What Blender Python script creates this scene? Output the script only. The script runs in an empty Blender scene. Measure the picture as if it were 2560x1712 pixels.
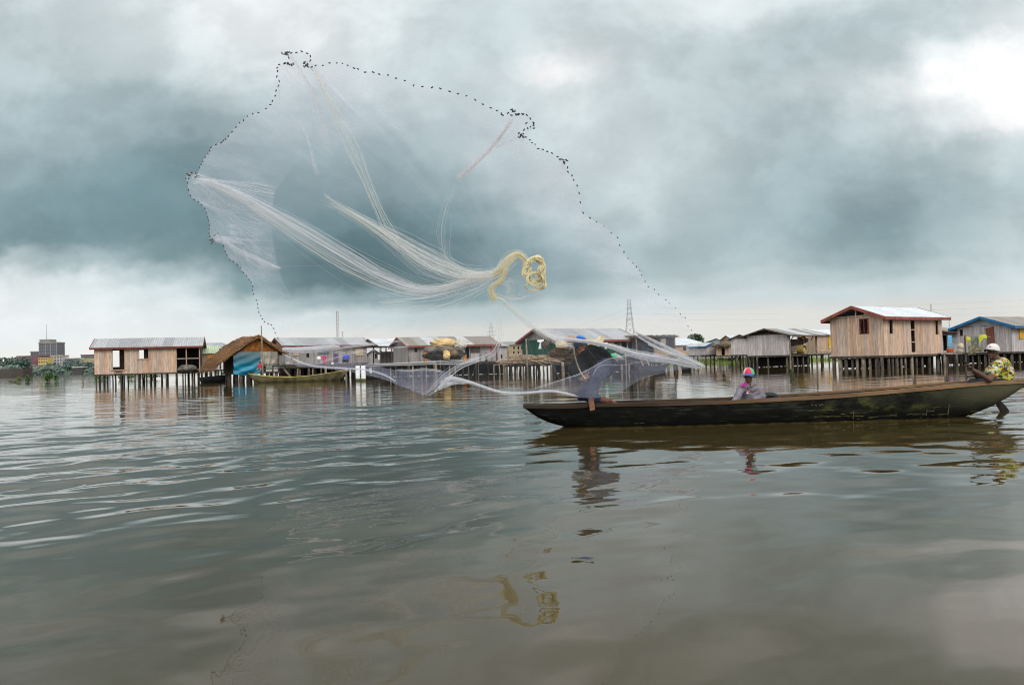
import bpy, bmesh, math, random
from mathutils import Vector, Matrix, noise as mnoise
random.seed(7)
R = math.radians
SC = bpy.context.scene
COL = SC.collection
V = Vector
# ------------------------------------------------------------------ camera frame
W_, H_, F_ = 2560.0, 1712.0, 1991.0
CAMZ = 1.0
PITCH, ROLL = R(1.31), R(-1.57)
CR = (Matrix.Rotation(R(90) + PITCH, 3, 'X') @ Matrix.Rotation(ROLL, 3, 'Z'))
def ray(px, py):
    d = CR @ V(((px - W_/2)/F_, -(py - H_/2)/F_, -1.0))
    return d / d.y
def P(px, py, Y):
    d = ray(px, py)
    return V((d.x*Y, Y, CAMZ + d.z*Y))
def hor(px): return 936.6 - .0274*px
def XY(px, Y):
    p = P(px, hor(px), Y); return V((p.x, p.y))
def G(px, py):
    d = ray(px, py); t = -CAMZ/d.z
    return V((d.x*t, t, 0))
# ------------------------------------------------------------------ mesh builder
class MB:
    def __init__(s): s.v = []; s.f = []; s.mi = []
    def add(s, vs, fs, m=0):
        o = len(s.v); s.v += [V(p) for p in vs]
        for f in fs: s.f.append([o+i for i in f]); s.mi.append(m)
        return o
    def quad(s, a, b, c, d, m=0): s.add([a, b, c, d], [(0, 1, 2, 3)], m)
    def tri(s, a, b, c, m=0): s.add([a, b, c], [(0, 1, 2)], m)
    def box(s, x0, y0, z0, x1, y1, z1, m=0):
        s.add([(x0,y0,z0),(x1,y0,z0),(x1,y1,z0),(x0,y1,z0),(x0,y0,z1),(x1,y0,z1),(x1,y1,z1),(x0,y1,z1)],
              [(0,3,2,1),(4,5,6,7),(0,1,5,4),(1,2,6,5),(2,3,7,6),(3,0,4,7)], m)
    def beam(s, p, q, w, h, up=(0,0,1), m=0):
        p, q = V(p), V(q); d = (q-p).normalized(); up = V(up)
        if abs(d.dot(up)) > .99: up = V((1,0,0))
        sx = d.cross(up).normalized()*w/2; sz = sx.cross(d).normalized()*h/2
        vs = []
        for c in (p, q): vs += [c-sx-sz, c+sx-sz, c+sx+sz, c-sx+sz]
        s.add(vs, [(0,1,2,3),(7,6,5,4),(0,4,5,1),(1,5,6,2),(2,6,7,3),(3,7,4,0)], m)
    def tube(s, pts, rs, n=6, caps=True, m=0):
        pts = [V(p) for p in pts]; k = len(pts)
        if not hasattr(rs, '__len__'): rs = [rs]*k
        T = [(pts[min(i+1,k-1)]-pts[max(i-1,0)]).normalized() for i in range(k)]
        a = V((0,0,1)) if abs(T[0].z) < .9 else V((1,0,0))
        u = T[0].cross(a).normalized(); vs = []; fs = []
        for i in range(k):
            u = (u - T[i]*u.dot(T[i]))
            if u.length < 1e-6: u = T[i].orthogonal()
            u.normalize(); w = T[i].cross(u)
            for j in range(n):
                t = 2*math.pi*j/n
                vs.append(pts[i] + (u*math.cos(t)+w*math.sin(t))*rs[i])
        for i in range(k-1):
            for j in range(n):
                j2 = (j+1) % n
                fs.append((i*n+j, i*n+j2, (i+1)*n+j2, (i+1)*n+j))
        if caps:
            fs.append(tuple(range(n-1,-1,-1))); fs.append(tuple((k-1)*n+j for j in range(n)))
        s.add(vs, fs, m)
    def ell(s, c, r, rot=None, nu=12, nv=8, m=0):
        c = V(c); vs = []; fs = []
        if not hasattr(r, '__len__'): r = (r, r, r)
        for i in range(nv+1):
            ph = math.pi*i/nv
            for j in range(nu):
                th = 2*math.pi*j/nu
                p = V((math.sin(ph)*math.cos(th)*r[0], math.sin(ph)*math.sin(th)*r[1], math.cos(ph)*r[2]))
                if rot is not None: p = rot @ p
                vs.append(c+p)
        for i in range(nv):
            for j in range(nu):
                j2 = (j+1) % nu
                fs.append((i*nu+j, (i+1)*nu+j, (i+1)*nu+j2, i*nu+j2))
        s.add(vs, fs, m)
    def cap(s, p, q, r0, r1, n=10):
        p, q = V(p), V(q)
        s.ell(p, r0, nu=n, nv=6); s.ell(q, r1, nu=n, nv=6)
        if (q-p).length > 1e-4: s.tube([p, q], [r0, r1], n)
    def chain(s, pts):
        for (a, ra), (b, rb) in zip(pts[:-1], pts[1:]): s.cap(a, b, ra, rb)
    def grid(s, fn, nu, nv, m=0):
        vs = [fn(i/nu, j/nv) for j in range(nv+1) for i in range(nu+1)]
        fs = [(j*(nu+1)+i, j*(nu+1)+i+1, (j+1)*(nu+1)+i+1, (j+1)*(nu+1)+i) for j in range(nv) for i in range(nu)]
        s.add(vs, fs, m)
    def build(s, name, mats, parent=None, smooth=False, world=False, kind=None, label=None):
        me = bpy.data.meshes.new(name)
        off = V((0,0,0))
        if world and parent is not None: off = parent.location
        me.from_pydata([tuple(p-off) for p in s.v], [], s.f)
        if not isinstance(mats, (list, tuple)): mats = [mats]
        for m in mats: me.materials.append(m)
        if len(mats) > 1: me.polygons.foreach_set('material_index', s.mi)
        if smooth: me.polygons.foreach_set('use_smooth', [True]*len(me.polygons))
        me.update()
        o = bpy.data.objects.new(name, me); COL.objects.link(o)
        if parent is not None: o.parent = parent
        if kind: o['kind'] = kind
        if label: o['label'] = label
        return o
def tag(o, label=None, cat=None, group=None, kind=None):
    if label: o['label'] = label
    if cat: o['category'] = cat
    if group: o['group'] = group
    if kind: o['kind'] = kind
    return o
def thing(name, label, cat, loc=(0,0,0), rz=0, group=None):
    o = bpy.data.objects.new(name, None); COL.objects.link(o)
    o.empty_display_size = .2
    o.location = loc; o.rotation_euler = (0,0,rz)
    return tag(o, label, cat, group)
def recalc(o):
    bm = bmesh.new(); bm.from_mesh(o.data); bmesh.ops.recalc_face_normals(bm, faces=bm.faces); bm.to_mesh(o.data); bm.free(); return o
def remeshed(mb, voxel, smooth=3):
    me = bpy.data.meshes.new('tmp'); me.from_pydata([tuple(p) for p in mb.v], [], mb.f); me.update()
    o = bpy.data.objects.new('tmp', me); COL.objects.link(o)
    bm = bmesh.new(); bm.from_mesh(me); bmesh.ops.remove_doubles(bm, verts=bm.verts, dist=1e-6); bmesh.ops.recalc_face_normals(bm, faces=bm.faces); bm.to_mesh(me); bm.free()
    m = o.modifiers.new('r', 'REMESH'); m.mode = 'VOXEL'; m.voxel_size = voxel; m.use_smooth_shade = True
    if smooth:
        m2 = o.modifiers.new('s', 'SMOOTH'); m2.iterations = smooth; m2.factor = .5
    dg = bpy.context.evaluated_depsgraph_get(); dg.update()
    ev = o.evaluated_get(dg); me2 = bpy.data.meshes.new_from_object(ev)
    bpy.data.objects.remove(o); bpy.data.meshes.remove(me)
    return me2
def solid(name, mb, voxel, mat, parent, smooth=3, label=None, tex=None):
    me = remeshed(mb, voxel, smooth); me.name = name
    off = parent.location
    me.transform(Matrix.Translation(-off))
    if tex:
        bm = bmesh.new(); bm.from_mesh(me); bm.normal_update()
        for v in bm.verts: v.co += v.normal*tex(v.co)
        bm.to_mesh(me); bm.free()
    me.materials.clear(); me.materials.append(mat)
    me.polygons.foreach_set('use_smooth', [True]*len(me.polygons))
    o = bpy.data.objects.new(name, me); COL.objects.link(o); o.parent = parent
    if label: o['label'] = label
    return o
# ------------------------------------------------------------------ materials
def s2l(c):
    return tuple(((x/255)/12.92 if x/255 <= .04045 else (((x/255)+.055)/1.055)**2.4) for x in c)
class NT:
    def __init__(s, nt): s.nt = nt
    def n(s, t, **k):
        o = s.nt.nodes.new(t)
        for a, b in k.items():
            if a.startswith('i_'): o.inputs[a[2:].replace('_', ' ')].default_value = b
            else: setattr(o, a, b)
        return o
    def l(s, a, b): s.nt.links.new(a, b)
    def math(s, op, a, b=None, c=None, clamp=False):
        o = s.nt.nodes.new('ShaderNodeMath'); o.operation = op; o.use_clamp = clamp
        for i, x in enumerate((a, b, c)):
            if x is None: continue
            if isinstance(x, (int, float)): o.inputs[i].default_value = x
            else: s.l(x, o.inputs[i])
        return o.outputs[0]
    def mix(s, f, a, b, mode='MIX'):
        o = s.nt.nodes.new('ShaderNodeMix'); o.data_type = 'RGBA'; o.blend_type = mode; o.clamp_factor = True
        for i, x in ((0, f), (6, a), (7, b)):
            if isinstance(x, (int, float)): o.inputs[i].default_value = x
            elif isinstance(x, tuple): o.inputs[i].default_value = (*x[:3], 1)
            else: s.l(x, o.inputs[i])
        return o.outputs[2]
    def ramp(s, f, stops, interp='LINEAR'):
        o = s.nt.nodes.new('ShaderNodeValToRGB'); cr = o.color_ramp; cr.interpolation = interp
        while len(cr.elements) < len(stops): cr.elements.new(.5)
        for e, (p, c) in zip(cr.elements, sorted(stops, key=lambda q: q[0])):
            e.position = p; e.color = (*(c if hasattr(c, '__len__') else (c,c,c))[:3], 1)
        s.l(f, o.inputs[0]); return o.outputs[0]
    def noise(s, vec, scale=5, detail=4, rough=.55, sc=None, dist=0):
        if sc is not None:
            m = s.n('ShaderNodeMapping'); m.inputs['Scale'].default_value = sc; s.l(vec, m.inputs[0]); vec = m.outputs[0]
        o = s.n('ShaderNodeTexNoise'); o.inputs['Scale'].default_value = scale; o.inputs['Detail'].default_value = detail
        o.inputs['Roughness'].default_value = rough; o.inputs['Distortion'].default_value = dist
        s.l(vec, o.inputs['Vector']); return o.outputs['Fac']
    def bump(s, h, strength=.5, dist=.02):
        o = s.n('ShaderNodeBump'); o.inputs['Strength'].default_value = strength; o.inputs['Distance'].default_value = dist
        s.l(h, o.inputs['Height']); return o.outputs[0]
    def mrange(s, f, a, b, c=0, d=1, smooth=True):
        o = s.n('ShaderNodeMapRange'); o.interpolation_type = 'SMOOTHSTEP' if smooth else 'LINEAR'
        o.inputs[1].default_value = a; o.inputs[2].default_value = b; o.inputs[3].default_value = c; o.inputs[4].default_value = d
        s.l(f, o.inputs[0]); return o.outputs[0]
def base_mat(name, rough=.8, spec=.3):
    m = bpy.data.materials.new(name); m.use_nodes = True
    t = NT(m.node_tree); b = m.node_tree.nodes['Principled BSDF']
    b.inputs['Roughness'].default_value = rough; b.inputs['Specular IOR Level'].default_value = spec
    tc = t.n('ShaderNodeTexCoord').outputs['Object']
    return m, t, b, tc
def flat(name, col, rough=.8, var=.35, scale=6, sc=None, spec=.25, bump=0):
    m, t, b, tc = base_mat(name, rough, spec)
    f = t.noise(tc, scale, 5, .6, sc)
    k = t.mrange(f, .3, .7, 1-var, 1+var*.6)
    c = t.mix(1.0, tuple(col), k, 'MULTIPLY')
    t.l(c, b.inputs['Base Color'])
    if bump: t.l(t.bump(f, .6, bump), b.inputs['Normal'])
    return m
def planks(name, cols, width=.17, grime=.5, rough=.85, gap=.35, zlow=1.0):
    m, t, b, tc = base_mat(name, rough, .2)
    sx = t.n('ShaderNodeSeparateXYZ'); t.l(tc, sx.inputs[0])
    q = t.math('DIVIDE', t.math('ADD', sx.outputs[0], sx.outputs[1]), width)
    wn = t.n('ShaderNodeTexWhiteNoise', noise_dimensions='1D'); t.l(t.math('FLOOR', q), wn.inputs['W'])
    n = len(cols); c = t.ramp(wn.outputs['Value'], [(i/(n-1) if n > 1 else 0, cols[i]) for i in range(n)])
    st = t.noise(tc, 2.2, 6, .65, (6, 6, .7))
    c = t.mix(1.0, c, t.mrange(st, .3, .7, 1-grime*.55, 1.15), 'MULTIPLY')
    big = t.noise(tc, .9, 3, .6)
    c = t.mix(t.mrange(big, .5, .75, 0, .35), c, tuple(x*.55 for x in cols[0]))
    fr = t.math('FRACT', q)
    e = t.math('LESS_THAN', fr, .09)
    c = t.mix(t.math('MULTIPLY', e, gap), c, (.02,.017,.014))
    t.l(c, b.inputs['Base Color'])
    t.l(t.bump(st, .3, .01), b.inputs['Normal'])
    return m
def zinc(name, cols, rust=.3, axis=0, pitch=.16, rustcol=(.16,.075,.04), rough=.5):
    m, t, b, tc = base_mat(name, rough, .4)
    sx = t.n('ShaderNodeSeparateXYZ'); t.l(tc, sx.outputs[0].node.inputs[0])
    a = sx.outputs[axis]
    wn = t.n('ShaderNodeTexWhiteNoise', noise_dimensions='1D'); t.l(t.math('FLOOR', t.math('DIVIDE', a, .78)), wn.inputs['W'])
    n = len(cols); c = t.ramp(wn.outputs['Value'], [(i/(n-1) if n > 1 else 0, cols[i]) for i in range(n)], 'CONSTANT' if n > 2 else 'LINEAR')
    f = t.noise(tc, 1.3, 6, .65); f2 = t.noise(tc, 3, 5, .7, (1, 3, 1) if axis == 1 else (3, 1, 1))
    c = t.mix(t.mrange(f, .62-rust*.35, .8-rust*.2, 0, min(1, rust*1.6)), c, rustcol)
    c = t.mix(1.0, c, t.mrange(f2, .3, .7, .75, 1.1), 'MULTIPLY')
    w = t.math('SINE', t.math('MULTIPLY', a, 2*math.pi/pitch))
    c = t.mix(1.0, c, t.mrange(w, -1, 1, .82, 1.05, False), 'MULTIPLY')
    t.l(c, b.inputs['Base Color']); t.l(t.bump(w, .5, .02), b.inputs['Normal'])
    return m
MT = {}
def mats():
    m = MT
    m['wood_pink'] = planks('fresh_plank_wood', [(.56,.35,.23),(.62,.45,.34),(.42,.28,.20),(.55,.44,.37),(.60,.37,.22),(.40,.33,.28),(.58,.42,.31)], .17, .62)
    m['wood_tan'] = planks('tan_plank_wood', [(.44,.31,.22),(.40,.29,.21),(.47,.35,.25),(.36,.25,.18)], .18, .35, gap=.3)
    m['wood_grey'] = planks('grey_plank_wood', [(.27,.25,.23),(.34,.32,.31),(.24,.215,.20),(.31,.28,.27),(.36,.34,.33)], .17, .5, gap=.4)
    m['wood_pale'] = planks('pale_plank_wood', [(.46,.42,.41),(.54,.51,.50),(.38,.34,.33),(.50,.46,.45)], .18, .55, gap=.35)
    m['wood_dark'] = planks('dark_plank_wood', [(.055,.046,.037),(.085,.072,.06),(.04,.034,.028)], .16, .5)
    m['green_wall'] = planks('green_painted_planks', [(.018,.075,.055),(.022,.09,.065),(.016,.065,.05)], .2, .4, gap=.3)
    m['teal_wall'] = planks('faded_teal_planks', [(.055,.11,.105),(.07,.13,.13),(.05,.10,.10)], .2, .5, gap=.3)
    m['pile'] = flat('weathered_pile_wood', (.095,.078,.062), .9, .6, 3, (3,3,.8))
    m['pile_dark'] = flat('wet_pile_wood', (.03,.025,.02), .85, .6, 3)
    m['pile_pale'] = flat('pale_pile_wood', (.22,.18,.135), .9, .5, 3)
    m['stick'] = flat('dry_stick_wood', (.34,.25,.17), .9, .6, 7)
    m['brush'] = flat('brown_brushwood', (.13,.085,.055), .95, .7, 9)
    m['maroon'] = flat('maroon_painted_board', (.15,.035,.028), .6, .35, 4)
    m['red_board'] = flat('red_brown_board', (.24,.065,.045), .6, .35, 4)
    m['blue_board'] = flat('blue_painted_board', (.012,.12,.28), .55, .35, 4)
    m['zinc'] = zinc('zinc_sheet', [(.31,.32,.33),(.37,.38,.39),(.27,.28,.29),(.33,.34,.35)], .3)
    m['zinc_new'] = zinc('new_zinc_sheet', [(.55,.59,.62),(.64,.68,.71)], .05)
    m['zinc_new_y'] = zinc('new_zinc_sheet_cross', [(.55,.59,.62),(.64,.68,.71)], .05, 1)
    m['zinc_old'] = zinc('old_zinc_sheet', [(.27,.26,.25),(.42,.44,.46),(.22,.19,.17),(.50,.53,.55),(.30,.27,.24)], .3)
    m['zinc_rust'] = zinc('rusty_zinc_sheet', [(.28,.27,.25),(.38,.39,.39),(.21,.18,.15),(.48,.50,.51),(.18,.14,.11)], .4)
    m['zinc_brown'] = zinc('brown_grey_zinc_sheet', [(.21,.18,.15),(.25,.22,.19),(.19,.165,.145)], .3)
    m['zinc_y'] = zinc('zinc_sheet_cross', [(.40,.40,.39),(.50,.51,.51),(.33,.31,.29)], .3, 1)
    m['green_roof'] = zinc('pale_green_sheet', [(.38,.46,.28),(.44,.52,.33)], .1)
    m['concrete'] = flat('grimy_concrete', (.30,.28,.25), .9, .3, 2)
    m['black'] = flat('underfloor_shade', (.012,.011,.01), .9, .3, 2)  # near-black that paints the shade below floors and decks
    m['orange_door'] = planks('orange_plank_door', [(.55,.22,.03),(.62,.27,.05)], .14, .4)
    m['orange_sh'] = flat('orange_shutter_paint', (.50,.17,.03), .6, .25, 4)
    m['yellow_sh'] = flat('yellow_shutter_paint', (.60,.34,.02), .6, .25, 4)
    m['cream_sh'] = planks('cream_plank_shutter', [(.50,.40,.26),(.56,.46,.31)], .18, .4)
    m['white_paint'] = flat('white_paint', (.74,.75,.74), .5, .12, 4)
    m['rope'] = flat('pale_rope', (.40,.36,.24), .9, .3, 12)
mats()
# ------------------------------------------------------------------ render, camera, world, sun
SC.render.engine = 'CYCLES'
SC.view_settings.view_transform = 'Standard'; SC.view_settings.look = 'None'
SC.view_settings.exposure = 0; SC.view_settings.gamma = 1
cy = SC.cycles
cy.use_denoising = True; cy.filter_width = 1.1; SC.render.filter_size = 1.1; cy.max_bounces = 8; cy.transparent_max_bounces = 48
cy.diffuse_bounces = 3; cy.glossy_bounces = 3; cy.transmission_bounces = 3
cy.sample_clamp_indirect = 6
try: cy.denoiser = 'OPENIMAGEDENOISE'
except Exception: pass
cam_d = bpy.data.cameras.new('camera'); cam_d.sensor_width = 36; cam_d.lens = 36*F_/W_
cam_d.clip_start = .05; cam_d.clip_end = 20000
cam = bpy.data.objects.new('camera', cam_d); COL.objects.link(cam)
cam.matrix_world = Matrix.Translation((0, 0, CAMZ)) @ CR.to_4x4()
SC.camera = cam

SUN_EL, SUN_AZ = R(36), R(165)          # azimuth from +Y clockwise: the light comes from behind the viewer, high
sd = bpy.data.lights.new('sun', 'SUN'); sd.energy = 1.5; sd.angle = R(25); sd.color = (1, .96, .9)
sun = bpy.data.objects.new('sun', sd); COL.objects.link(sun)
sv = V((math.sin(SUN_AZ)*math.cos(SUN_EL), math.cos(SUN_AZ)*math.cos(SUN_EL), math.sin(SUN_EL)))
sun.rotation_euler = sv.to_track_quat('Z', 'Y').to_euler()

def world():
    w = bpy.data.worlds.new('World'); SC.world = w; w.use_nodes = True
    nt = w.node_tree; t = NT(nt); bg = nt.nodes['Background']; bg.inputs['Strength'].default_value = .1
    sky = t.n('ShaderNodeTexSky'); sky.sky_type = 'NISHITA'; sky.sun_disc = False
    sky.sun_elevation = SUN_EL; sky.sun_rotation = SUN_AZ
    g = t.n('ShaderNodeTexCoord').outputs['Generated']
    # the cloud deck, tilted by the lie of its bands
    mp = t.n('ShaderNodeMapping'); mp.vector_type = 'POINT'; mp.inputs['Rotation'].default_value = (0, -ROLL*SKYSIGN, 0)
    t.l(g, mp.inputs[0])
    sx = t.n('ShaderNodeSeparateXYZ'); t.l(mp.outputs[0], sx.inputs[0])
    x, y, z = sx.outputs
    yy = t.math('MAXIMUM', y, .15)
    zz = t.math('ABSOLUTE', z)
    u = t.math('DIVIDE', x, yy); v = t.math('DIVIDE', zz, yy)
    cb = t.n('ShaderNodeCombineXYZ'); t.l(u, cb.inputs[0]); t.l(v, cb.inputs[1])
    uv = cb.outputs[0]
    n1 = t.noise(uv, 5, 5, .6, (1, 1.5, 1)); n2 = t.noise(uv, 5, 5, .6, (1, 1.6, 1), 0)
    nm = t.n('ShaderNodeMapping'); nm.inputs['Location'].default_value = (7.3, 2.1, 4); t.l(uv, nm.inputs[0])
    n2 = t.noise(nm.outputs[0], 6, 5, .6, (1, 1.4, 1))
    n3 = t.noise(uv, 3.2, 9, .62, (1, 1.5, 1), .2)
    n4 = t.noise(nm.outputs[0], 8, 10, .58, (1, 1.2, 1), .2)
    uw = t.math('ADD', u, t.math('MULTIPLY', t.math('SUBTRACT', n1, .5), .16))
    vamp = t.math('MULTIPLY', t.mrange(v, .02, .2, .25, 1), .11)
    vw = t.math('ADD', v, t.math('MULTIPLY', t.math('SUBTRACT', n2, .5), vamp))
    X0, X1 = -700.0, 3260.0
    un = t.math('DIVIDE', t.math('SUBTRACT', uw, (X0-1280)/F_), (X1-X0)/F_)
    col = None; prev = None
    for py, row in SKYROWS:
        stops = [((px-X0)/(X1-X0), s2l(c)) for px, c in row]
        c = t.ramp(un, stops, 'B_SPLINE' if len(row) > 40 else 'EASE')
        vv = (901.5-py)/F_
        if col is None: col = c
        else:
            col = t.mix(t.mrange(vw, prev, vv), col, c)     # rows run from the horizon up
        prev = vv
    # broken texture of the clouds
    k = t.math('ADD', t.math('MULTIPLY', t.math('SUBTRACT', n3, .5), .68), t.math('MULTIPLY', t.math('SUBTRACT', n4, .5), .34))
    k = t.math('ADD', k, t.mrange(n4, .42, .60, -.045, .045))
    k = t.math('MULTIPLY', k, t.mrange(v, .0, .16, .12, 1))
    col = t.mix(1.0, col, t.math('ADD', 1.0, k), 'MULTIPLY')
    # overhead and behind the viewer the overcast is brighter
    over = t.mix(t.mrange(n3, .35, .65), (1.25, 1.3, 1.34), (1.65, 1.68, 1.68))
    col = t.mix(t.mrange(zz, .42, .72), col, over)
    behind = t.mix(t.mrange(n3, .35, .65), (1.2, 1.25, 1.3), (1.6, 1.6, 1.6))
    col = t.mix(t.mrange(y, .25, .6, 1, 0), col, t.mix(t.mrange(zz, .42, .72), behind, over))
    cl = t.mix(1.0, col, (10, 10, 10), 'MULTIPLY')
    t.l(t.mix(.96, sky.outputs[0], cl), bg.inputs['Color'])
SKYSIGN = 1
def g3(v, t=0):                       # grey with the teal tint of the cloud deck
    return (v-8-t, v+6, v+9)
XS = [-400, 0, 200, 400, 640, 820, 960, 1120, 1280, 1440, 1600, 1760, 1920, 2080, 2240, 2400, 2560, 2960]
def row(py, vals, warm=0):
    out = []
    for x, v in zip(XS, vals):
        if warm: c = (v, v, v-warm)
        else:
            k = max(0, min(1, (252-v)/110))**.7; c = (v-22*k, v+4*k, v+10*k)
        out.append((x, c))
    return (py, out)
SKYROWS = [
    row(905, [232,238,240,240,236,230,226,222,222,225,228,230,230,226,222,222,224,226], 5),
    row(830, [234,240,241,241,238,232,226,221,220,224,228,229,228,225,219,220,224,228], 4),
    row(775, [234,238,238,239,234,220,212,204,202,214,222,222,220,216,212,215,220,224]),
    row(735, [236,238,238,236,214,170,158,150,158,184,206,208,204,196,190,204,216,222]),
    row(690, [236,238,234,220,146,110,106,112,140,164,190,194,190,176,166,190,210,220]),
    row(640, [238,236,228,186,118,102,101,112,138,166,188,188,182,164,158,184,206,214]),
    row(590, [212,206,182,148,118,108,108,120,148,182,200,194,184,164,158,180,200,214]),
    row(530, [146,148,142,134,132,130,128,138,170,200,212,198,186,172,170,186,196,212]),
    row(440, [146,152,146,138,146,150,152,168,190,214,216,206,194,184,184,200,216,222]),
    row(350, [160,168,158,150,160,166,170,186,204,220,218,210,200,198,208,234,256,246]),
    row(270, [178,186,178,174,182,188,194,204,214,226,216,210,206,214,232,254,272,262]),
    row(190, [184,192,188,188,204,210,216,214,220,252,216,210,204,202,206,238,262,255]),
    row(120, [194,202,206,214,232,232,224,216,214,226,216,212,206,202,202,212,232,234]),
    row(30,  [200,208,214,222,240,240,232,220,214,216,222,230,232,224,216,212,220,222]),
    row(-90, [208,214,222,230,244,244,238,230,224,224,230,236,238,232,224,224,230,232]),
]
world()

# ------------------------------------------------------------------ water
def water():
    m, t, b, tc = base_mat('lagoon_water', .02, .5)
    b.inputs['IOR'].default_value = 1.38
    geo = t.n('ShaderNodeNewGeometry'); pos = geo.outputs['Position']
    sx = t.n('ShaderNodeSeparateXYZ'); t.l(pos, sx.inputs[0]); x, y, z = sx.outputs
    murk = t.noise(pos, .25, 3, .5)
    t.l(t.mix(murk, (.036, .026, .008), (.050, .036, .011)), b.inputs['Base Color'])
    far = t.mrange(y, 4.5, 14)                       # rougher water further out, calm by the viewer
    side = t.mrange(t.math('SUBTRACT', x, t.math('MULTIPLY', y, .02)), -1.5, 3.0, 1, .5)
    patch = t.math('MULTIPLY', t.mrange(t.noise(pos, .16, 3, .5, (1, 1.6, 1)), .38, .62, .45, 1), side)
    # fine ripples only; the waves themselves are modelled (heights in metres)
    bb = t.noise(pos, 1, 3, .5, (5, 6.5, 1), .4)
    c = t.noise(pos, 1, 2, .5, (14, 18, 1), .3)
    h = t.math('MULTIPLY', bb, t.math('MULTIPLY', t.mrange(y, 3.5, 10, .0005, .0044), patch))
    h = t.math('ADD', h, t.math('MULTIPLY', c, t.math('MULTIPLY', t.mrange(y, 4, 12, .00006, .0008), patch)))
    t.l(t.bump(h, 1.0, WAVE), b.inputs['Normal'])
    import numpy as np
    rs = [1.2]
    while rs[-1] < 100: rs.append(rs[-1]+max(.022, .0046*rs[-1]))
    while rs[-1] < 7000: rs.append(rs[-1]*1.12)
    rs = np.array(rs); nr = len(rs); nc = 640; HA_ = math.radians(52)
    az = np.linspace(-HA_, HA_, nc); RR, AA = np.meshgrid(rs, az, indexing='ij')
    X, Y = RR*np.sin(AA), RR*np.cos(AA); Z = np.zeros_like(X); g = np.random.default_rng(12)
    sp = np.maximum(.022, .0046*RR)*np.ones_like(X); N = 84
    low = 0
    for k in range(10):
        a = g.uniform(0, 6.28); q = 2*np.pi/g.uniform(5, 18); low = low + np.sin(q*(X*np.cos(a)+Y*np.sin(a)*.7)+g.uniform(0, 6.28))
    mask = 1 + .22*low
    mask = np.clip(mask, .45, 1.7)
    sx_ = np.clip((X-.02*Y+1.5)/4.5, 0, 1); mask *= 1-.50*sx_*sx_*(3-2*sx_)
    nr_ = np.clip((Y-2.5)/5.0, 0, 1); mask *= .42+.58*nr_*nr_*(3-2*nr_)
    md_ = np.clip((Y-9)/13, 0, 1); mask *= 1.22-.86*md_*md_*(3-2*md_)
    fr_ = np.clip((RR-25)/60, 0, 1); mask *= 1-.45*fr_
    mask *= np.clip((95-RR)/25, 0, 1)*np.clip((HA_-np.abs(AA))/.07, 0, 1)
    for k in range(N):
        lam = .30*(2.2/.30)**(k/(N-1)); q = 2*np.pi/lam; th = math.radians(112)+g.normal(0, .62)
        amp = SLOPE*math.sqrt(2/N)/q*(1 if lam < 1.6 else .8)
        att = np.clip((lam/sp-3.0)/3.0, 0, 1)
        ph = g.uniform(0, 6.28); w = q*(X*np.cos(th)+Y*np.sin(th))+ph
        Z += amp*att*(np.sin(w)+.18*np.cos(2*w))
    Z *= mask
    # thin wash running along the canoe
    u = np.clip((X-.6)/.5, 0, 1)*np.clip((6.4-X)/.8, 0, 1)
    Z += u*(.012*np.exp(-((Y-11.36)/.05)**2)*(1+.5*np.sin(X*19)+.4*np.sin(X*43+1)) - .004*np.exp(-((Y-11.22)/.08)**2))
    vs = np.stack([X, Y, Z], -1).reshape(-1, 3)
    idx = np.arange(nr*nc).reshape(nr, nc)
    fs = np.stack([idx[:-1, :-1], idx[:-1, 1:], idx[1:, 1:], idx[1:, :-1]], -1).reshape(-1, 4)[:, ::-1]
    # the rest of the sheet, behind and beside the viewer
    e = len(vs); S = 7000; a1, a2 = vs[idx[0, 0]], vs[idx[0, -1]]; b1, b2 = vs[idx[-1, 0]], vs[idx[-1, -1]]
    ex = np.array([(a1[0], -S, 0), (a2[0], -S, 0), (b1[0], -S, 0), (b2[0], -S, 0)], float)
    vs = np.vstack([vs, ex])
    polys = [tuple(idx[0, :]) + (e+1, e), tuple(idx[:, 0])[::-1] + (e, e+2)[::1], tuple(idx[:, -1]) + (e+3, e+1)]
    polys[1] = (e, ) + tuple(idx[:, 0]) + (e+2, )
    tot = fs.size + sum(len(p) for p in polys); nf = len(fs)+3
    me = bpy.data.meshes.new('water'); me.vertices.add(len(vs)); me.vertices.foreach_set('co', vs.astype(np.float32).ravel())
    me.loops.add(tot); me.polygons.add(nf)
    li = np.concatenate([fs.ravel()] + [np.array(p) for p in polys]).astype(np.int32); me.loops.foreach_set('vertex_index', li)
    ls = np.concatenate([np.arange(len(fs))*4, fs.size+np.cumsum([0]+[len(p) for p in polys[:-1]])]).astype(np.int32)
    me.polygons.foreach_set('loop_start', ls)
    me.polygons.foreach_set('use_smooth', [True]*nf); me.update(calc_edges=True); me.validate()
    me.materials.append(m); o = bpy.data.objects.new('water', me); COL.objects.link(o); o['kind'] = 'structure'
    bed = MB(); S = 6500
    bed.quad((-S, -S, -3), (S, -S, -3), (S, S, -3), (-S, S, -3))
    o2 = bed.build('lagoon_bed', flat('mud', (.1,.08,.05))); o2['kind'] = 'structure'
WAVE = 1.0; SLOPE = .044
water()
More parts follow.
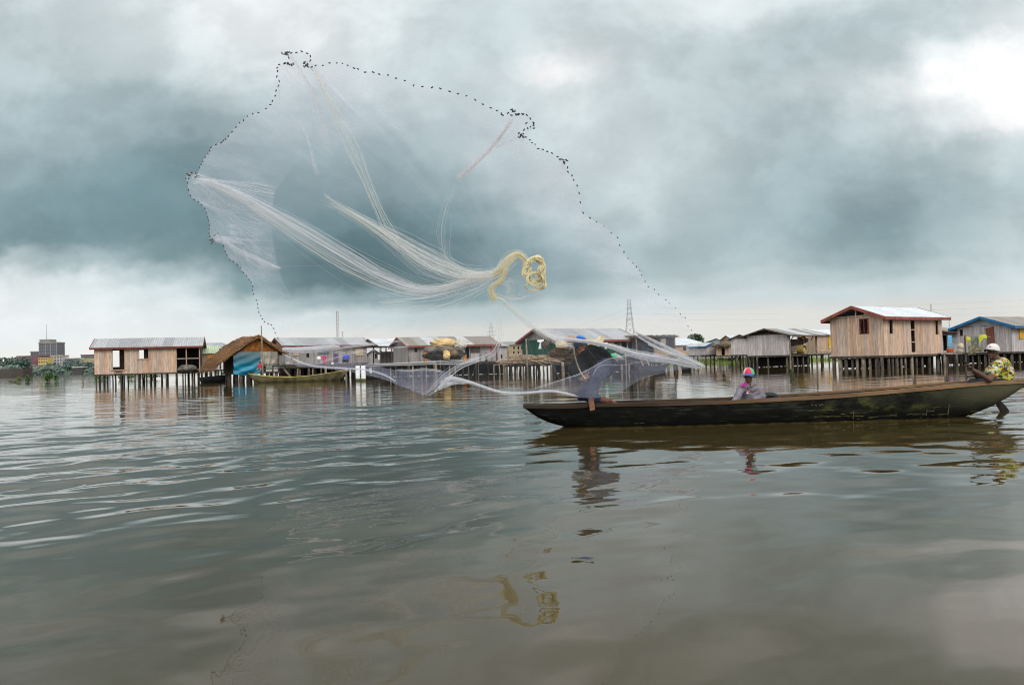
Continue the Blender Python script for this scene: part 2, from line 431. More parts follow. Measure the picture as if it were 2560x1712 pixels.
# ------------------------------------------------------------------ stilt houses
M = MT
class House:
    def __init__(s, name, label, cat, A, B, depth, group=None):
        a, b = XY(*A), XY(*B)
        s.a = a; d = b-a; s.w = d.length; s.u = d.normalized(); s.n = V((-s.u.y, s.u.x)); s.d = depth
        s.rz = math.atan2(s.u.y, s.u.x)
        s.root = thing(name, label, cat, (a.x, a.y, 0), s.rz, group)
        s.rt = .04
    def front(s, px, py, y0=0.0):                     # pixel -> (local x, height) on the facade (or a plane y0 behind it)
        r = ray(px, py); o = s.a + s.n*y0
        t = o.dot(s.n)/(r.x*s.n.x + r.y*s.n.y)
        p = V((r.x*t, r.y*t)); return (p-s.a).dot(s.u), CAMZ + r.z*t
    def side(s, px, py, x0=0.0):                      # pixel -> (local y, height) on an end wall
        r = ray(px, py); o = s.a + s.u*x0
        t = o.dot(s.u)/(r.x*s.u.x + r.y*s.u.y)
        p = V((r.x*t, r.y*t)); return (p-s.a).dot(s.n), CAMZ + r.z*t
    def holes(s, L, plane='front', x0=0.0):
        out = []
        for a, b, c, d in L:
            f = s.front if plane == 'front' else (lambda px, py: s.side(px, py, x0))
            p, q = f(a, (b+d)/2)[0], f(c, (b+d)/2)[0]; m = (a+c)/2
            z1, z0 = f(m, b)[1], f(m, d)[1]
            out.append((min(p, q), z0, max(p, q), z1))
        return out
    def panel(s, mb, axis, fix, a0, a1, z0, z1, holes=(), th=.04, inward=1):
        xs = sorted({a0, a1, *[h[0] for h in holes], *[h[2] for h in holes]}); xs = [x for x in xs if a0 <= x <= a1]
        zs = sorted({z0, z1, *[h[1] for h in holes], *[h[3] for h in holes]}); zs = [z for z in zs if z0 <= z <= z1]
        for i in range(len(xs)-1):
            run = None
            for j in range(len(zs)-1):
                cx, cz = (xs[i]+xs[i+1])/2, (zs[j]+zs[j+1])/2
                if any(h[0] < cx < h[2] and h[1] < cz < h[3] for h in holes): continue
                if axis == 'x': mb.box(xs[i], fix, zs[j], xs[i+1], fix+th*inward, zs[j+1])
                else: mb.box(fix, xs[i], zs[j], fix+th*inward, xs[i+1], zs[j+1])
    def walls(s, mat, z0, z1, fh=(), bh=(), lh=(), rh=(), sides='fblr', x0=0, x1=None, y1=None, name='wall'):
        mb = MB(); x1 = s.w if x1 is None else x1; D = s.d if y1 is None else y1
        if 'f' in sides: s.panel(mb, 'x', 0, x0, x1, z0, z1, fh)
        if 'b' in sides: s.panel(mb, 'x', D, x0, x1, z0, z1, bh, inward=-1)
        if 'l' in sides: s.panel(mb, 'y', x0, .042, D-.042, z0, z1, lh)
        if 'r' in sides: s.panel(mb, 'y', x1, .042, D-.042, z0, z1, rh, inward=-1)
        return mb.build(name, mat, s.root)
    def floor(s, z, mat=None, th=.12, x0=-.06, x1=None, y0=-.05, name='floor_platform'):
        mb = MB(); mb.box(x0, y0, z-th, (s.w if x1 is None else x1)+.06, s.d+.06, z-.002)
        return mb.build(name, mat or M['wood_dark'], s.root)
    def roof(s, ze, zr, mat, ridge='x', ov=.35, ovg=.3, fascia=None, gable=None, gab='lr', jit=.015, fh=.14, th=.035, x0=0, x1=None, y1=None, name='roof', gz=0):
        x1 = s.w if x1 is None else x1; D = s.d if y1 is None else y1
        L, Dp = (x1-x0, D) if ridge == 'x' else (D, x1-x0)
        tf = (lambda a, b, z: V((x0+a, b, z))) if ridge == 'x' else (lambda a, b, z: V((x0+b, a, z)))
        m = (zr-ze)/(Dp/2); n = max(3, int(L/.8)); mb = MB()
        for sg in (0, 1):
            pr = []
            for i in range(n+1):
                a = -ovg + (L+2*ovg)*i/n
                j1, j2 = random.uniform(-jit, jit), random.uniform(-jit, jit)
                y0 = -ov if sg == 0 else Dp+ov
                pr.append([tf(a, y0, ze-m*ov+j1), tf(a, Dp/2, zr+j2*.4), tf(a, y0, ze-m*ov+j1+th), tf(a, Dp/2, zr+th+j2*.4)])
            for i in range(n):
                p, q = pr[i], pr[i+1]
                mb.quad(p[2], q[2], q[3], p[3]); mb.quad(p[0], p[1], q[1], q[0])
                mb.quad(p[0], q[0], q[2], p[2])
            for e in (pr[0], pr[-1]): mb.quad(e[0], e[1], e[3], e[2])
        o = mb.build(name, mat, s.root); recalc(o)
        if fascia:
            fb = MB()
            for a in (-ovg-.02, L+ovg+.02):
                for y0 in (-ov-.012, Dp+ov+.012):
                    fb.beam(tf(a, y0, ze-m*ov-fh*.25), tf(a, Dp/2, zr-fh*.25+.01), .03, fh)
            for y0 in (-ov-.03, Dp+ov+.03):
                fb.beam(tf(-ovg, y0, ze-m*ov-fh*.35), tf(L+ovg, y0, ze-m*ov-fh*.35), .03, fh)
            fb.build('fascia', fascia, s.root)
        if gable:
            for e, a in (('l', 0.0), ('r', L)):
                if e not in gab: continue
                g = MB(); a0, a1 = (a, a+.04) if e == 'l' else (a-.04, a)
                if ridge == 'y' : pass
                y0, y1_, zt = .0, Dp, zr-.03
                k = gz
                A = [tf(a0, y0+k, ze+.002+0), tf(a0, y1_-k, ze+.002), tf(a0, Dp/2, zt-k*m)]
                B = [tf(a1, y0+k, ze+.002), tf(a1, y1_-k, ze+.002), tf(a1, Dp/2, zt-k*m)]
                g.add(A+B, [(0,1,2),(5,4,3),(0,3,4,1),(1,4,5,2),(2,5,3,0)])
                recalc(g.build('gable', gable, s.root))
        return o
    def stilts(s, fronts, ztop, rows=3, r=.06, mat=None, yfix=.12, extra=0, side_px=None, lean=.03, fixx=None):
        xs = [s.front(px, hor(px)+20)[0] for px in fronts] if fronts else fixx
        for k in range(rows):
            y = yfix + (s.d-2*yfix)*k/max(1, rows-1)
            for x in xs:
                if k and random.random() < .25: continue
                xx = x + (random.uniform(-.25, .25) if k else 0)
                rr = r*random.uniform(.75, 1.25); mb = MB()
                mb.tube([(xx+random.uniform(-lean, lean)*2, y+random.uniform(-.08, .08), -.6), (xx, y, .3), (xx+random.uniform(-lean, lean), y, ztop)],
                        [rr*1.1, rr, rr*.9], 7)
                mb.build('stilt', mat or random.choice([M['pile'], M['pile_dark'], M['pile']]), s.root, True)
    def slab(s, name, px0, py0, px1, py1, mat, y=-.03, th=.04, ang=0, label=None):
        x0, z1 = s.front(px0, py0); x1, z0 = s.front(px1, py1)
        mb = MB(); mb.box(x0, y-th, z0, x1, y, z1)
        return mb.build(name, mat, s.root, label=label)
    def frame(s, hole, mat, w=.06, y=-.025, name='window_frame', parent=None, sill=True):
        x0, z0, x1, z1 = hole; mb = MB()
        mb.box(x0-w, y, z0, x0, .045, z1); mb.box(x1, y, z0, x1+w, .045, z1)
        mb.box(x0-w, y, z1, x1+w, .045, z1+w)
        if sill: mb.box(x0-w-.08, y-.04, z0-w, x1+w+.08, .045, z0)
        return mb.build(name, mat, s.root)

def zat(px, py, Y): return P(px, py, Y).z

# --- A: long plank house at the left
h = House('stilt_house', 'bare plank stilt house with zinc roof and see-through door, leftmost of the village', 'house', (236, 59.3), (500, 61.5), 3.4)
z0, ze = zat(236, 936, 59.3), zat(236, 868, 59.3)
zr = zat(240, 848, 61)
fh = h.holes([(282, 871, 311, 924), (348, 872, 371, 896), (440, 872, 497, 926)])
sh = math.tan(R(26.5)-h.rz)
bh = [(max(.3, a-h.d*.14), z0+.15, a+.45, ze-.1) for a in (fh[0][0]-.1, fh[1][0]-.1)]
def behind_hole(h, px0, py0, px1, py1):
    a, z1 = h.front(px0, py0, h.d); b, zz0 = h.front(px1, py1, h.d)
    return (min(a, b), zz0, max(a, b), z1)
bh = [behind_hole(h, 281, 874, 299, 917), behind_hole(h, 347, 873, 360, 897)]
xw = h.front(440, 900)[0]
h.walls(M['wood_pink'], z0, ze, fh=fh[:2], bh=bh, sides='fbl', x1=xw)
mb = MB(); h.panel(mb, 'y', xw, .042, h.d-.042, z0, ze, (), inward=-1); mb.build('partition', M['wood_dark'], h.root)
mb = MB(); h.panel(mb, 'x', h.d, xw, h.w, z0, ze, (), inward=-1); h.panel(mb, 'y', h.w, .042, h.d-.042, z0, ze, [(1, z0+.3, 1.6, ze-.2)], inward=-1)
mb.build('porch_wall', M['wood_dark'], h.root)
h.floor(z0); h.roof(ze+.02, zr, M['zinc'], ov=.25, ovg=.25, fascia=M['maroon'], gable=M['maroon'])
for a in fh[:2]: h.frame(a, M['wood_tan'])
pm = MB()
for px in (440.5, 466, 499):
    x, _ = h.front(px, 900); pm.beam((x, 0, z0), (x, 0, ze), .07, .07)
for py in (896, 924):
    _, z = h.front(468, py); pm.beam((xw, -.01, z), (h.w, -.01, z), .05, .06)
pm.build('porch_rail', M['wood_tan'], h.root)
x0, z1 = h.front(286, 925); x1, zz = h.front(305, 937)
st = MB(); st.box(x0, -.35, zz+.05, x1, -.05, zz+.1); st.build('door_step', M['wood_dark'], h.root)
st = MB(); st.box(x0, -.2, z1-.1, x1, -.02, z1-.05); st.build('door_step', M['wood_dark'], h.root)
h.stilts([240, 250, 260, 288, 302, 320, 337, 346, 366, 376, 386, 404, 416, 440, 463, 480, 498], z0-.1, 3, .055, lean=.02)
HA = h

# --- B: little green-roofed shed with orange door, white annex, blue-gabled house behind
h = House('stilt_shed', 'small pinkish shed with pale green roof and orange door beside the plank house', 'shed', (503, 64), (546, 64.5), 2.5)
z0, ze = zat(503, 925, 64), zat(503, 882, 64)
h.walls(M['wood_tan'], z0, ze); h.floor(z0)
h.roof(ze, zat(520, 868, 65.3)+.1, M['green_roof'], ov=.2, ovg=.1, gable=M['wood_tan'])
h.slab('door', 518, 886, 536, 918, M['orange_door'])
h.stilts([505, 514, 526, 540], z0-.1, 2, .07)
h = House('stilt_house', 'white-walled house with blue gable half hidden behind the thatched hut', 'house', (538, 68.5), (585, 70), 4)
z0, ze = zat(538, 924, 68.5), zat(538, 872, 68.5)
h.walls(M['white_paint'], z0, ze); h.floor(z0); h.roof(ze+.05, zat(540, 857, 70), M['zinc'], ov=.25, ovg=.15, fascia=M['blue_board'], gable=M['blue_board'])
h.slab('door_post', 548, 885, 552, 922, M['wood_dark'])
h.stilts([540, 548, 556, 570], z0-.1, 2, .07)

# --- C: thatched hut with blue tarpaulin
h = House('thatched_hut', 'open hut under a shaggy brown thatch roof with blue tarpaulin wall', 'hut', (588, 55.5), (698, 57.3), 3.0)
z0, ze, zr = zat(588, 931, 55.5), zat(588, 880, 55.5), zat(648, 843, 56.3)
h.floor(z0)
for x in (.05, h.w*.55, h.w-.05):
    for y in (.05, h.d-.05): cm = MB(); cm.tube([(x, y, z0), (x, y, ze+.1)], .05, 6); cm.build('corner_post', M['pile'], h.root)
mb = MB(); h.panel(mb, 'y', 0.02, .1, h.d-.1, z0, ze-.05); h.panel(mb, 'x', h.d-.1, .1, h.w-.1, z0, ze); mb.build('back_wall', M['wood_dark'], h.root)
thatch = flat('brown_thatch', (.22,.115,.05), .95, .65, 5, (2,2,9), bump=.03)
def thatch_roof(h, ze, zr, ovl=1.15, ovr=.35, fr=.35, bk=.6):
    mb = MB(); w = h.w; xm = w*.5
    m = (zr-ze)/(w/2)
    def prof(t, k):                       # t 0..1 from left eave over the ridge to the right eave
        if t < .5: x = -ovl + (xm+ovl)*t*2; z = zr - m*(xm-x)*.92
        else: x = xm + (w+ovr-xm)*(t-.5)*2; z = zr - m*(x-xm)
        if abs(t-.5) < .07: z -= .06*(1-abs(t-.5)/.07)
        if t < .25: z -= (.25-t)*.9
        y = -fr + (h.d+fr+bk)*k
        return V((x, y, z))
    def top(t, k):
        p = prof(t, k); nz = mnoise.noise(V((p.x*2, p.y*2, 3)))*.07 + mnoise.noise(V((p.x*7, p.y*7, 1)))*.035
        sag = -.10*math.sin(math.pi*k) + .06*k
        return p + V((0, 0, .22+nz*1.5+sag*.6-.10*max(0, (abs(t-.5)-.3)*2)))
    def bot(t, k): return prof(t, k) + V((0, 0, -.02))
    n, k = 44, 22
    mb.grid(top, n, k); mb.grid(bot, n, k)
    for i in range(n):
        for kk in (0, 1): mb.quad(bot(i/n, kk), bot((i+1)/n, kk), top((i+1)/n, kk), top(i/n, kk))
    rnd = random.Random(3)
    for q in range(2600):                 # hanging straws over surface and edge
        edge = rnd.random() < .45
        t = rnd.uniform(0, .06) if edge else rnd.uniform(0, 1)
        kk = rnd.random(); p = top(t, kk) + V((0, 0, .01)); d = (top(max(0, t-.03), kk)-top(t+.03, kk)).normalized() if t < .5 else (top(min(1, t+.03), kk)-top(t-.03, kk)).normalized()
        L = rnd.uniform(.3, .8); d = d + V((rnd.uniform(-.1, .1), rnd.uniform(-.25, .25), rnd.uniform(-.05, .18) - (.5 if edge else 0)))
        s = V((0, .028, 0)); e = p+d*L
        mb.tri(p-s, p+s, e)
    for q in range(260):                  # ragged front verge
        t = rnd.random(); p = top(t, 0); e = p + V((rnd.uniform(-.1, .1), -rnd.uniform(.05, .2), -rnd.uniform(.05, .28)))
        mb.tri(p-V((.03,0,0)), p+V((.03,0,0)), e)
    return mb.build('thatch_roof', thatch, h.root)
thatch_roof(h, ze, zr)
mb = MB(); mb.add([(.06, .02, ze), (h.w-.02, .02, ze), (h.w*.5, .02, zr-.03), (.06, .06, ze), (h.w-.02, .06, ze), (h.w*.5, .06, zr-.03)], [(0,1,2),(5,4,3),(0,3,4,1),(1,4,5,2),(2,5,3,0)])
recalc(mb.build('gable_cloth', flat('rust_brown_sacking', (.25,.095,.022), .95, .5, 3), h.root))
vb = MB()
for a, b in (((-.2, ze-.25), (h.w*.5, zr)), ((h.w*.5, zr), (h.w+.3, ze-.2))): vb.beam((a[0], -.12, a[1]), (b[0], -.12, b[1]), .05, .09)
vb.build('verge_pole', M['pile_dark'], h.root)
def tarp_mat():
    m, t, b, tc = base_mat('blue_tarpaulin', .35, .5)
    sx = t.n('ShaderNodeSeparateXYZ'); t.l(tc, sx.inputs[0])
    f = t.noise(tc, 2.5, 4, .6)
    k = t.math('ADD', sx.outputs[2], t.math('MULTIPLY', t.math('SUBTRACT', f, .5), .6))
    c = t.ramp(t.mrange(k, z0-.1, ze, 0, 1, False), [(0, (.006,.16,.26)), (.3, (.005,.20,.32)), (.55, (.008,.10,.145)), (1, (.075,.125,.13))])
    t.l(c, b.inputs['Base Color']); return m
def tarp(u, v):
    x = -.15 + (h.w*.56+.15)*u; z = ze - (ze-z0+.12)*v
    sagz = -.12*math.sin(math.pi*u)*v
    diag = math.sin((u*2.4+v*5.5)*3.1)*.05*(.3+v) + math.sin((u*1.2-v*9)*2.2)*.03*v
    return V((x, -.06+diag-.10*math.sin(math.pi*v), z+sagz))
mb = MB(); mb.grid(tarp, 40, 40); mb.build('blue_tarpaulin', tarp_mat(), h.root, True)
def tarp2(u, v):
    x = h.w*.56 + h.w*.40*u; z = ze - (.93+.1*math.sin(u*5))*v
    return V((x, -.05+math.sin(u*17+v*4)*.05*(v+.2)+math.sin(u*31-v*3)*.02, z))
mb = MB(); mb.grid(tarp2, 40, 16); mb.build('grey_tarpaulin', flat('dirty_grey_sheeting', (.32,.29,.24), .8, .45, 2.5), h.root, True)
rb = MB()
for z in (z0+.18, z0+.5): rb.beam((h.w*.55, -.08, z), (h.w, -.08, z), .05, .05)
rb.build('hut_rail', M['pile'], h.root)
h.stilts([592, 604, 622, 640, 655, 672, 692], z0-.1, 3, .12)
HC = h
p0 = P(657, 955, 54.3)
po = thing('wooden_pole', 'tall bare pole standing in the water before the thatched hut', 'pole', (p0.x, p0.y, 0))
mb = MB(); mb.tube([(0, 0, -.6), (.02, 0, 1.5), (-.03, 0, zat(656, 814, 54.3))], [.06, .055, .035], 7); mb.build('pole_shaft', M['pile_pale'], po, True)

# --- D: long grey house
h = House('stilt_house', 'long grey plank house with plain zinc roof behind the boardwalk with people', 'house', (712, 64), (918, 68), 3.0)
z0, ze, zr = zat(712, 912, 64), zat(712, 862, 64), zat(715, 845, 65.3)
fh = h.holes([(766, 883, 773, 894), (834, 884, 846, 908)])
h.walls(M['wood_grey'], z0, ze, fh=fh); h.floor(z0)
h.roof(ze+.02, zr, M['zinc'], ov=.3, ovg=.3, fascia=M['maroon'], gable=M['wood_tan'])
h.slab('shutter', 888, 872, 908, 889, M['cream_sh']); h.slab('dark_board', 796, 872, 822, 884, flat('blue_grey_board', (.10,.16,.18)), y=-.02)
h.slab('tan_board', 731, 879, 747, 889, M['wood_tan']); h.slab('door', 834, 884, 846, 907, flat('purple_door_paint', (.13,.09,.16)), y=.03)
h.stilts([714, 740, 770, 800, 830, 860, 890, 916], z0-.1, 2, .07)

# --- E small shed, F open shelter, G long patched house, H small hut
h = House('stilt_shed', 'tiny grey gabled shed between the long grey house and the open shelter', 'shed', (921, 75), (946, 75.5), 2.2)
z0, ze = zat(921, 910, 75), zat(921, 882, 75)
fh = h.holes([(937, 884, 943, 896)])
h.walls(M['wood_grey'], z0, ze, fh=fh); h.floor(z0); h.roof(ze, zat(932, 873, 75), M['zinc_y'], ridge='y', ov=.15, ovg=.15, gable=M['wood_grey'], fascia=M['pile_dark'], fh=.09)
h.stilts([923, 933, 944], z0-.1, 2, .07)
h = House('open_shelter', 'open post shelter with bright pale zinc roof left of the patched house', 'shelter', (950, 67), (1014, 68.5), 3.4)
z0, ze, zr = zat(950, 909, 67), zat(950, 863, 67), zat(955, 847, 68.5)
h.floor(z0); h.roof(ze, zr, M['zinc_new'], ov=.25, ovg=.2, gable=M['wood_grey'], fascia=M['pile'], fh=.06)
for px in (951, 980, 999, 1012):
    x, _ = h.front(px, 885)
    for y in (.05, h.d-.05): pm = MB(); pm.tube([(x, y, z0), (x+.02, y, ze+.05)], .06, 6); pm.build('shelter_post', M['pile'], h.root)
mb = MB(); x0, zt = h.front(968, 878); h.panel(mb, 'x', 1.2, x0, h.w, z0, zt); h.panel(mb, 'x', .03, x0, h.w, z0, z0+.22); mb.build('low_wall', M['wood_dark'], h.root)
h.stilts([951, 966, 982, 998, 1012], z0-.1, 2, .06)
HF = h
h = House('stilt_house', 'long patched house with rust-streaked zinc roof, red fascia and bundled sheeting', 'house', (1022, 62), (1240, 65.5), 3.6)
z0, ze, zr = zat(1022, 908, 62), zat(1022, 862, 62), zat(1028, 843, 63.5)
fh = h.holes([(1036, 868, 1043, 880), (1163, 864, 1173, 900), (1226, 860, 1236, 880)])
h.walls(M['wood_grey'], z0, ze, fh=fh); h.floor(z0)
h.roof(ze+.02, zr, M['zinc_rust'], ov=.35, ovg=.3, fascia=M['red_board'], gable=M['wood_grey'], jit=.035)
h.slab('dark_panel', 1175, 864, 1199, 881, M['wood_dark']); h.slab('door', 1225, 861, 1236, 882, flat('red_door_paint', (.35,.05,.03)), y=.03)
h.slab('lower_panel', 1176, 883, 1198, 904, M['wood_pale'], y=-.02); h.slab('lean_board', 1058, 878, 1066, 906, M['orange_sh'], y=-.25); h.slab('lean_board', 1155, 886, 1163, 904, M['orange_sh'], y=-.25)
h.stilts([1024, 1044, 1060, 1080, 1100, 1122, 1140, 1158, 1176, 1196, 1216, 1236], z0-.1, 3, .065)
HG = h
h = House('stilt_hut', 'narrow grey hut at the right end of the patched house', 'hut', (1244, 66), (1268, 66.5), 2.4)
z0, ze = zat(1244, 904, 66), zat(1244, 864, 66)
h.walls(M['wood_pale'], z0, ze, fh=h.holes([(1252, 886, 1256, 896)])); h.floor(z0); h.roof(ze, zat(1255, 856, 67), M['zinc'], ov=.25, ovg=.15, gable=M['wood_grey'])
h.stilts([1246, 1256, 1266], z0-.1, 2, .07)

# --- I: green house
h = House('stilt_house', 'dark green plank house with red-brown gable boards and orange shutter', 'house', (1389, 58), (1588, 62.4), 4.2)
z0, ze, zr = .95, zat(1389, 847, 58), zat(1337, 823, 60)
fh = h.holes([(1553, 851, 1567, 873)])
h.walls(M['green_wall'], z0, ze, fh=fh, sides='fblr', x1=h.front(1545, 870)[0]); 
xx = h.front(1545, 870)[0]; mb = MB(); h.panel(mb, 'x', 0, xx+.002, h.w, z0, ze, fh); mb.build('teal_wall', M['teal_wall'], h.root)
h.floor(z0); h.roof(ze+.02, zr, M['zinc'], ov=.4, ovg=.35, fascia=M['red_board'], gable=M['wood_grey'])
h.frame(fh[0], M['wood_pale'], .1, name='door_frame', sill=False)
h.slab('shutter', 1522, 847, 1535, 862, M['orange_sh'])
h.stilts([1392, 1410, 1430, 1450, 1470, 1490, 1510, 1530, 1550, 1570, 1586], z0-.1, 3, .07)
HI = h
# --- ragged shelter right of the green house
h = House('ragged_shelter', 'dark ragged shelter hung with torn sheeting under a brush roof', 'shelter', (1592, 61), (1690, 63), 2.6)
z0, ze = .95, zat(1640, 843, 62)
h.floor(z0)
for x in (.05, h.w*.45, h.w-.05):
    for y in (.05, h.d-.05): pm = MB(); pm.tube([(x, y, z0), (x, y, ze)], .06, 6); pm.build('shelter_post', M['pile_pale'], h.root)
def brush(mb, x0, x1, y0, y1, z, n, L=.8, r=.012, seed=1, spread=.12, flatz=.05):
    rnd = random.Random(seed)
    for i in range(n):
        c = V((rnd.uniform(x0, x1), rnd.uniform(y0, y1), z+rnd.uniform(-spread, spread)))
        a = rnd.uniform(-.5, .5) if rnd.random() < .7 else rnd.uniform(0, 3.1)
        d = V((math.cos(a), math.sin(a), rnd.uniform(-flatz, flatz)*3))*rnd.uniform(.4, 1)*L
        mb.tube([c-d/2, c+V((0, 0, rnd.uniform(-.03, .03))), c+d/2], [r, r*rnd.uniform(.7, 1.3), r*.5], 4, False)
mb = MB(); mb.box(-.1, -.1, ze-.03, h.w+.1, h.d+.1, ze); brush(mb, -.1, h.w+.1, -.2, h.d, ze+.08, 420, .9, .018, 4, .09); mb.build('brush_roof', flat('grey_brush', (.14,.115,.09), .95, .6, 6), h.root)
def sheet(x0, x1, za, zb, y, ph, rag=.2):
    def f(u, v):
        b = zb + rag*(mnoise.noise(V((u*6, ph, 0)))+.3*math.sin(u*9+ph))
        return V((x0+(x1-x0)*u, y+math.sin(u*12+ph+v*2)*.05*(v+.2), za+(b-za)*v))
    return f
mb = MB(); mb.grid(sheet(0, h.w*.45, ze, z0, .5, 1, .05), 24, 10); mb.grid(sheet(h.w*.45, h.w, ze, ze-.9, .1, 3), 30, 12); mb.grid(sheet(0, h.w, ze, z0, h.d-.1, 5, 0), 12, 6)
mb.build('dark_sheeting', flat('slate_dark_sheeting', (.05,.055,.07), .8, .4, 3), h.root, True)
mb = MB(); mb.grid(sheet(h.w*.62, h.w*.76, ze-.1, ze-.8, .03, 2), 10, 10); mb.build('pale_rag', flat('pale_rag', (.35,.31,.27), .9), h.root, True)
h.stilts([1594, 1612, 1632, 1652, 1672, 1688], z0-.1, 3, .06)
mb = MB(); mb.box(.1, h.d-.4, .03, h.w-.5, h.d-.2, z0-.14); mb.build('under_shade_block', M['black'], h.root)  # black block added as the shade under the shelter floor
HR = h

# --- J, K grey houses
h = House('stilt_house', 'small pale grey house with low gable left of the bigger grey house', 'house', (1828, 72), (1903, 71), 5.0)
z0, ze = zat(1830, 887, 72), zat(1830, 847, 72)
h.walls(M['wood_pale'], z0, ze); h.floor(z0)
h.roof(ze+.02, zat(1847, 837, 72), M['zinc_y'], ridge='y', ov=.25, ovg=.3, gable=M['wood_grey'], x1=h.w*.62, fascia=M['pile'], fh=.08)
mb = MB(); x=h.w*.62; mb.box(x, -.3, ze-.02, h.w+.15, h.d, ze+.04); mb.build('porch_roof', M['zinc'], h.root)
h.stilts([1830, 1842, 1858, 1866, 1880, 1892, 1902], z0-.1, 3, .08)
# turned so that its long porch side runs away to the right
h2 = House('stilt_house', 'pale grey gabled house with striped old zinc roof and cluttered open porch', 'house', (1969, 57.5), (2058, 61.5), 3.2)
h = h2
z0, ze, zr = zat(1969, 887, 57.5), zat(1969, 835, 57.5), zat(1927, 822, 59)
xw = h.front(1974, 860)[0]
mb = MB(); h.panel(mb, 'y', 0, .042, h.d-.042, z0, ze); h.panel(mb, 'x', h.d, 0, h.w, z0, ze, [(1.6, z0+.5, 2.2, ze-.2)], inward=-1); h.panel(mb, 'x', 0, 0, xw, z0, ze)
h.panel(mb, 'y', h.w*.86, 1.2, h.d-.05, z0, ze-.3, inward=-1); mb.build('wall', M['wood_pale'], h.root)
h.floor(z0); h.roof(ze+.02, zr, M['zinc_old'], ov=.4, ovg=.35, gable=M['wood_grey'], gab='r', fascia=M['pile'], fh=.09, jit=.03)
mb = MB(); brush(mb, .0, .3, .5, h.d-.5, ze+.12, 20, .7, .02, 5, .1); mb.beam((.02, .2, ze+.03), (.02, h.d-.2, ze+.03), .05, .06); mb.build('gable_poles', M['pile'], h.root)
for px in (1974, 2041):
    x, _ = h.front(px, 870); pm = MB(); pm.tube([(x, -.02, -.5), (x, 0, ze)], .07, 7); pm.build('porch_post', M['pile_pale'], h.root)
rb = MB(); x1, z1 = h.front(2020, 881); rb.beam((x1-1.0, -.15, z1), (h.w+1.6, -.2, z1-.02), .05, .07); rb.beam((x1-.6, -.15, z1-.12), (h.w+1.4, -.2, z1-.1), .04, .05)
for px in (1980, 2030): x, z = h.front(px, 840); rb.beam((x, .1, ze-.45), (x+.45, .05, ze-.02), .05, .05)
rb.build('porch_rail', M['pile_pale'], h.root)
h.stilts(None, z0-.1, 3, .08, fixx=[.1, .9, 1.7, 2.6, 3.4, h.w-.1])
mb = MB(); mb.box(1.2, .9, .05, h.w-.4, h.d-.2, z0-.14); mb.build('under_shade_block', M['black'], h.root)  # added dark block, painted shade behind the porch piles
HK = h
cl = thing('crate', 'slatted pale wooden crate on the cluttered porch', 'crate', (0, 0, 0))
def place(o, hh, px, py, y):
    x, z = hh.front(px, py, y); w = hh.a + hh.u*x + hh.n*y; o.location = (w.x, w.y, z); o.rotation_euler = (0, 0, hh.rz); return o
place(cl, HK, 1981, 884, .1); mb = MB()
for i in range(5): mb.box(-.3, -.2, i*.11, .3, -.18, i*.11+.075)
for x in (-.3, .27): mb.box(x, -.18, 0, x+.03, .2, .55)
mb.box(-.3, .2, 0, .3, .22, .55); mb.build('crate_slats', M['pile_pale'], cl)
dr = thing('barrel', 'yellowish open drum lying on its side on the cluttered porch', 'drum', (0,0,0)); place(dr, HK, 2001, 885, .1)
mb = MB()
def drum(u, v): 
    a = 2*math.pi*u; return V((math.cos(a)*.33, -.35+.75*v, .34+math.sin(a)*.33))
mb.grid(drum, 24, 4); mb.grid(lambda u, v: V((math.cos(6.283*u)*.33*v, .4, .34+math.sin(6.283*u)*.33*v)), 24, 1); mb.build('drum_shell', flat('mustard_paint', (.45,.31,.09), .6, .4, 4), dr, True)
sk = thing('sack', 'cream plastic sack standing beside the yellow drum', 'sack', (0,0,0)); place(sk, HK, 2011, 884, .0)
mb = MB(); mb.ell((0, 0, .36), (.2, .16, .38), nu=14, nv=10); o = mb.build('sack_body', flat('cream_sack', (.50,.45,.33), .8, .3, 5), sk, True)
sk = thing('laundry_bundle', 'dark and orange laundry hung under the porch roof', 'laundry', (0,0,0)); place(sk, HK, 2003, 848, .1)
mb = MB(); rnd = random.Random(5)
for i in range(9): mb.ell((rnd.uniform(-.7, .8), rnd.uniform(-.1, .1), rnd.uniform(-.25, .12)), (rnd.uniform(.1, .28), .08, rnd.uniform(.08, .2)), nu=9, nv=6)
mb.build('dark_cloth', flat('charcoal_cloth', (.05,.05,.055), .9), sk, True)
mb = MB(); mb.ell((-.02, -.14, .1), (.22, .07, .1)); mb.build('orange_cloth', flat('orange_cloth', (.55,.22,.05), .9), sk, True)

# --- L: pinkish two-sided house, corner towards us
h = House('stilt_house', 'bare pinkish plank house with red fascia and white zinc roof, corner towards us', 'house', (2211, 44), (2357, 47.4), 4.55)
cz = zat(2211, 888.5, 44); z0 = cz; ze = zat(2211, 789, 44)
la, _ = h.side(2077, 860); D = la
h.d = D
zr = zat(2132, 768, 45.8)
fh = h.holes([(2223, 798, 2231, 834), (2278, 801, 2288, 880), (2338, 802, 2345, 836)])
lh = h.holes([(2151, 799, 2169, 835)], 'side')
def side_behind(px0, py0, px1, py1):
    a, z1 = h.side(px0, py0, h.w); b, q = h.side(px1, py1, h.w); return (min(a, b), q, max(a, b), z1)
rh = [side_behind(2156, 806, 2165, 834)]
h.walls(M['wood_pink'], z0, ze, fh=fh, lh=lh, rh=rh); h.floor(z0)
h.roof(ze+.02, zr, M['zinc_new'], ov=.32, ovg=.38, fascia=M['red_board'], fh=.17)
gm = MB(); gm.beam((.02, .1, ze+.06), (.02, D-.1, ze+.06), .05, .09); gm.beam((.02, D*.5, ze), (.02, D*.5, zr-.04), .06, .08)
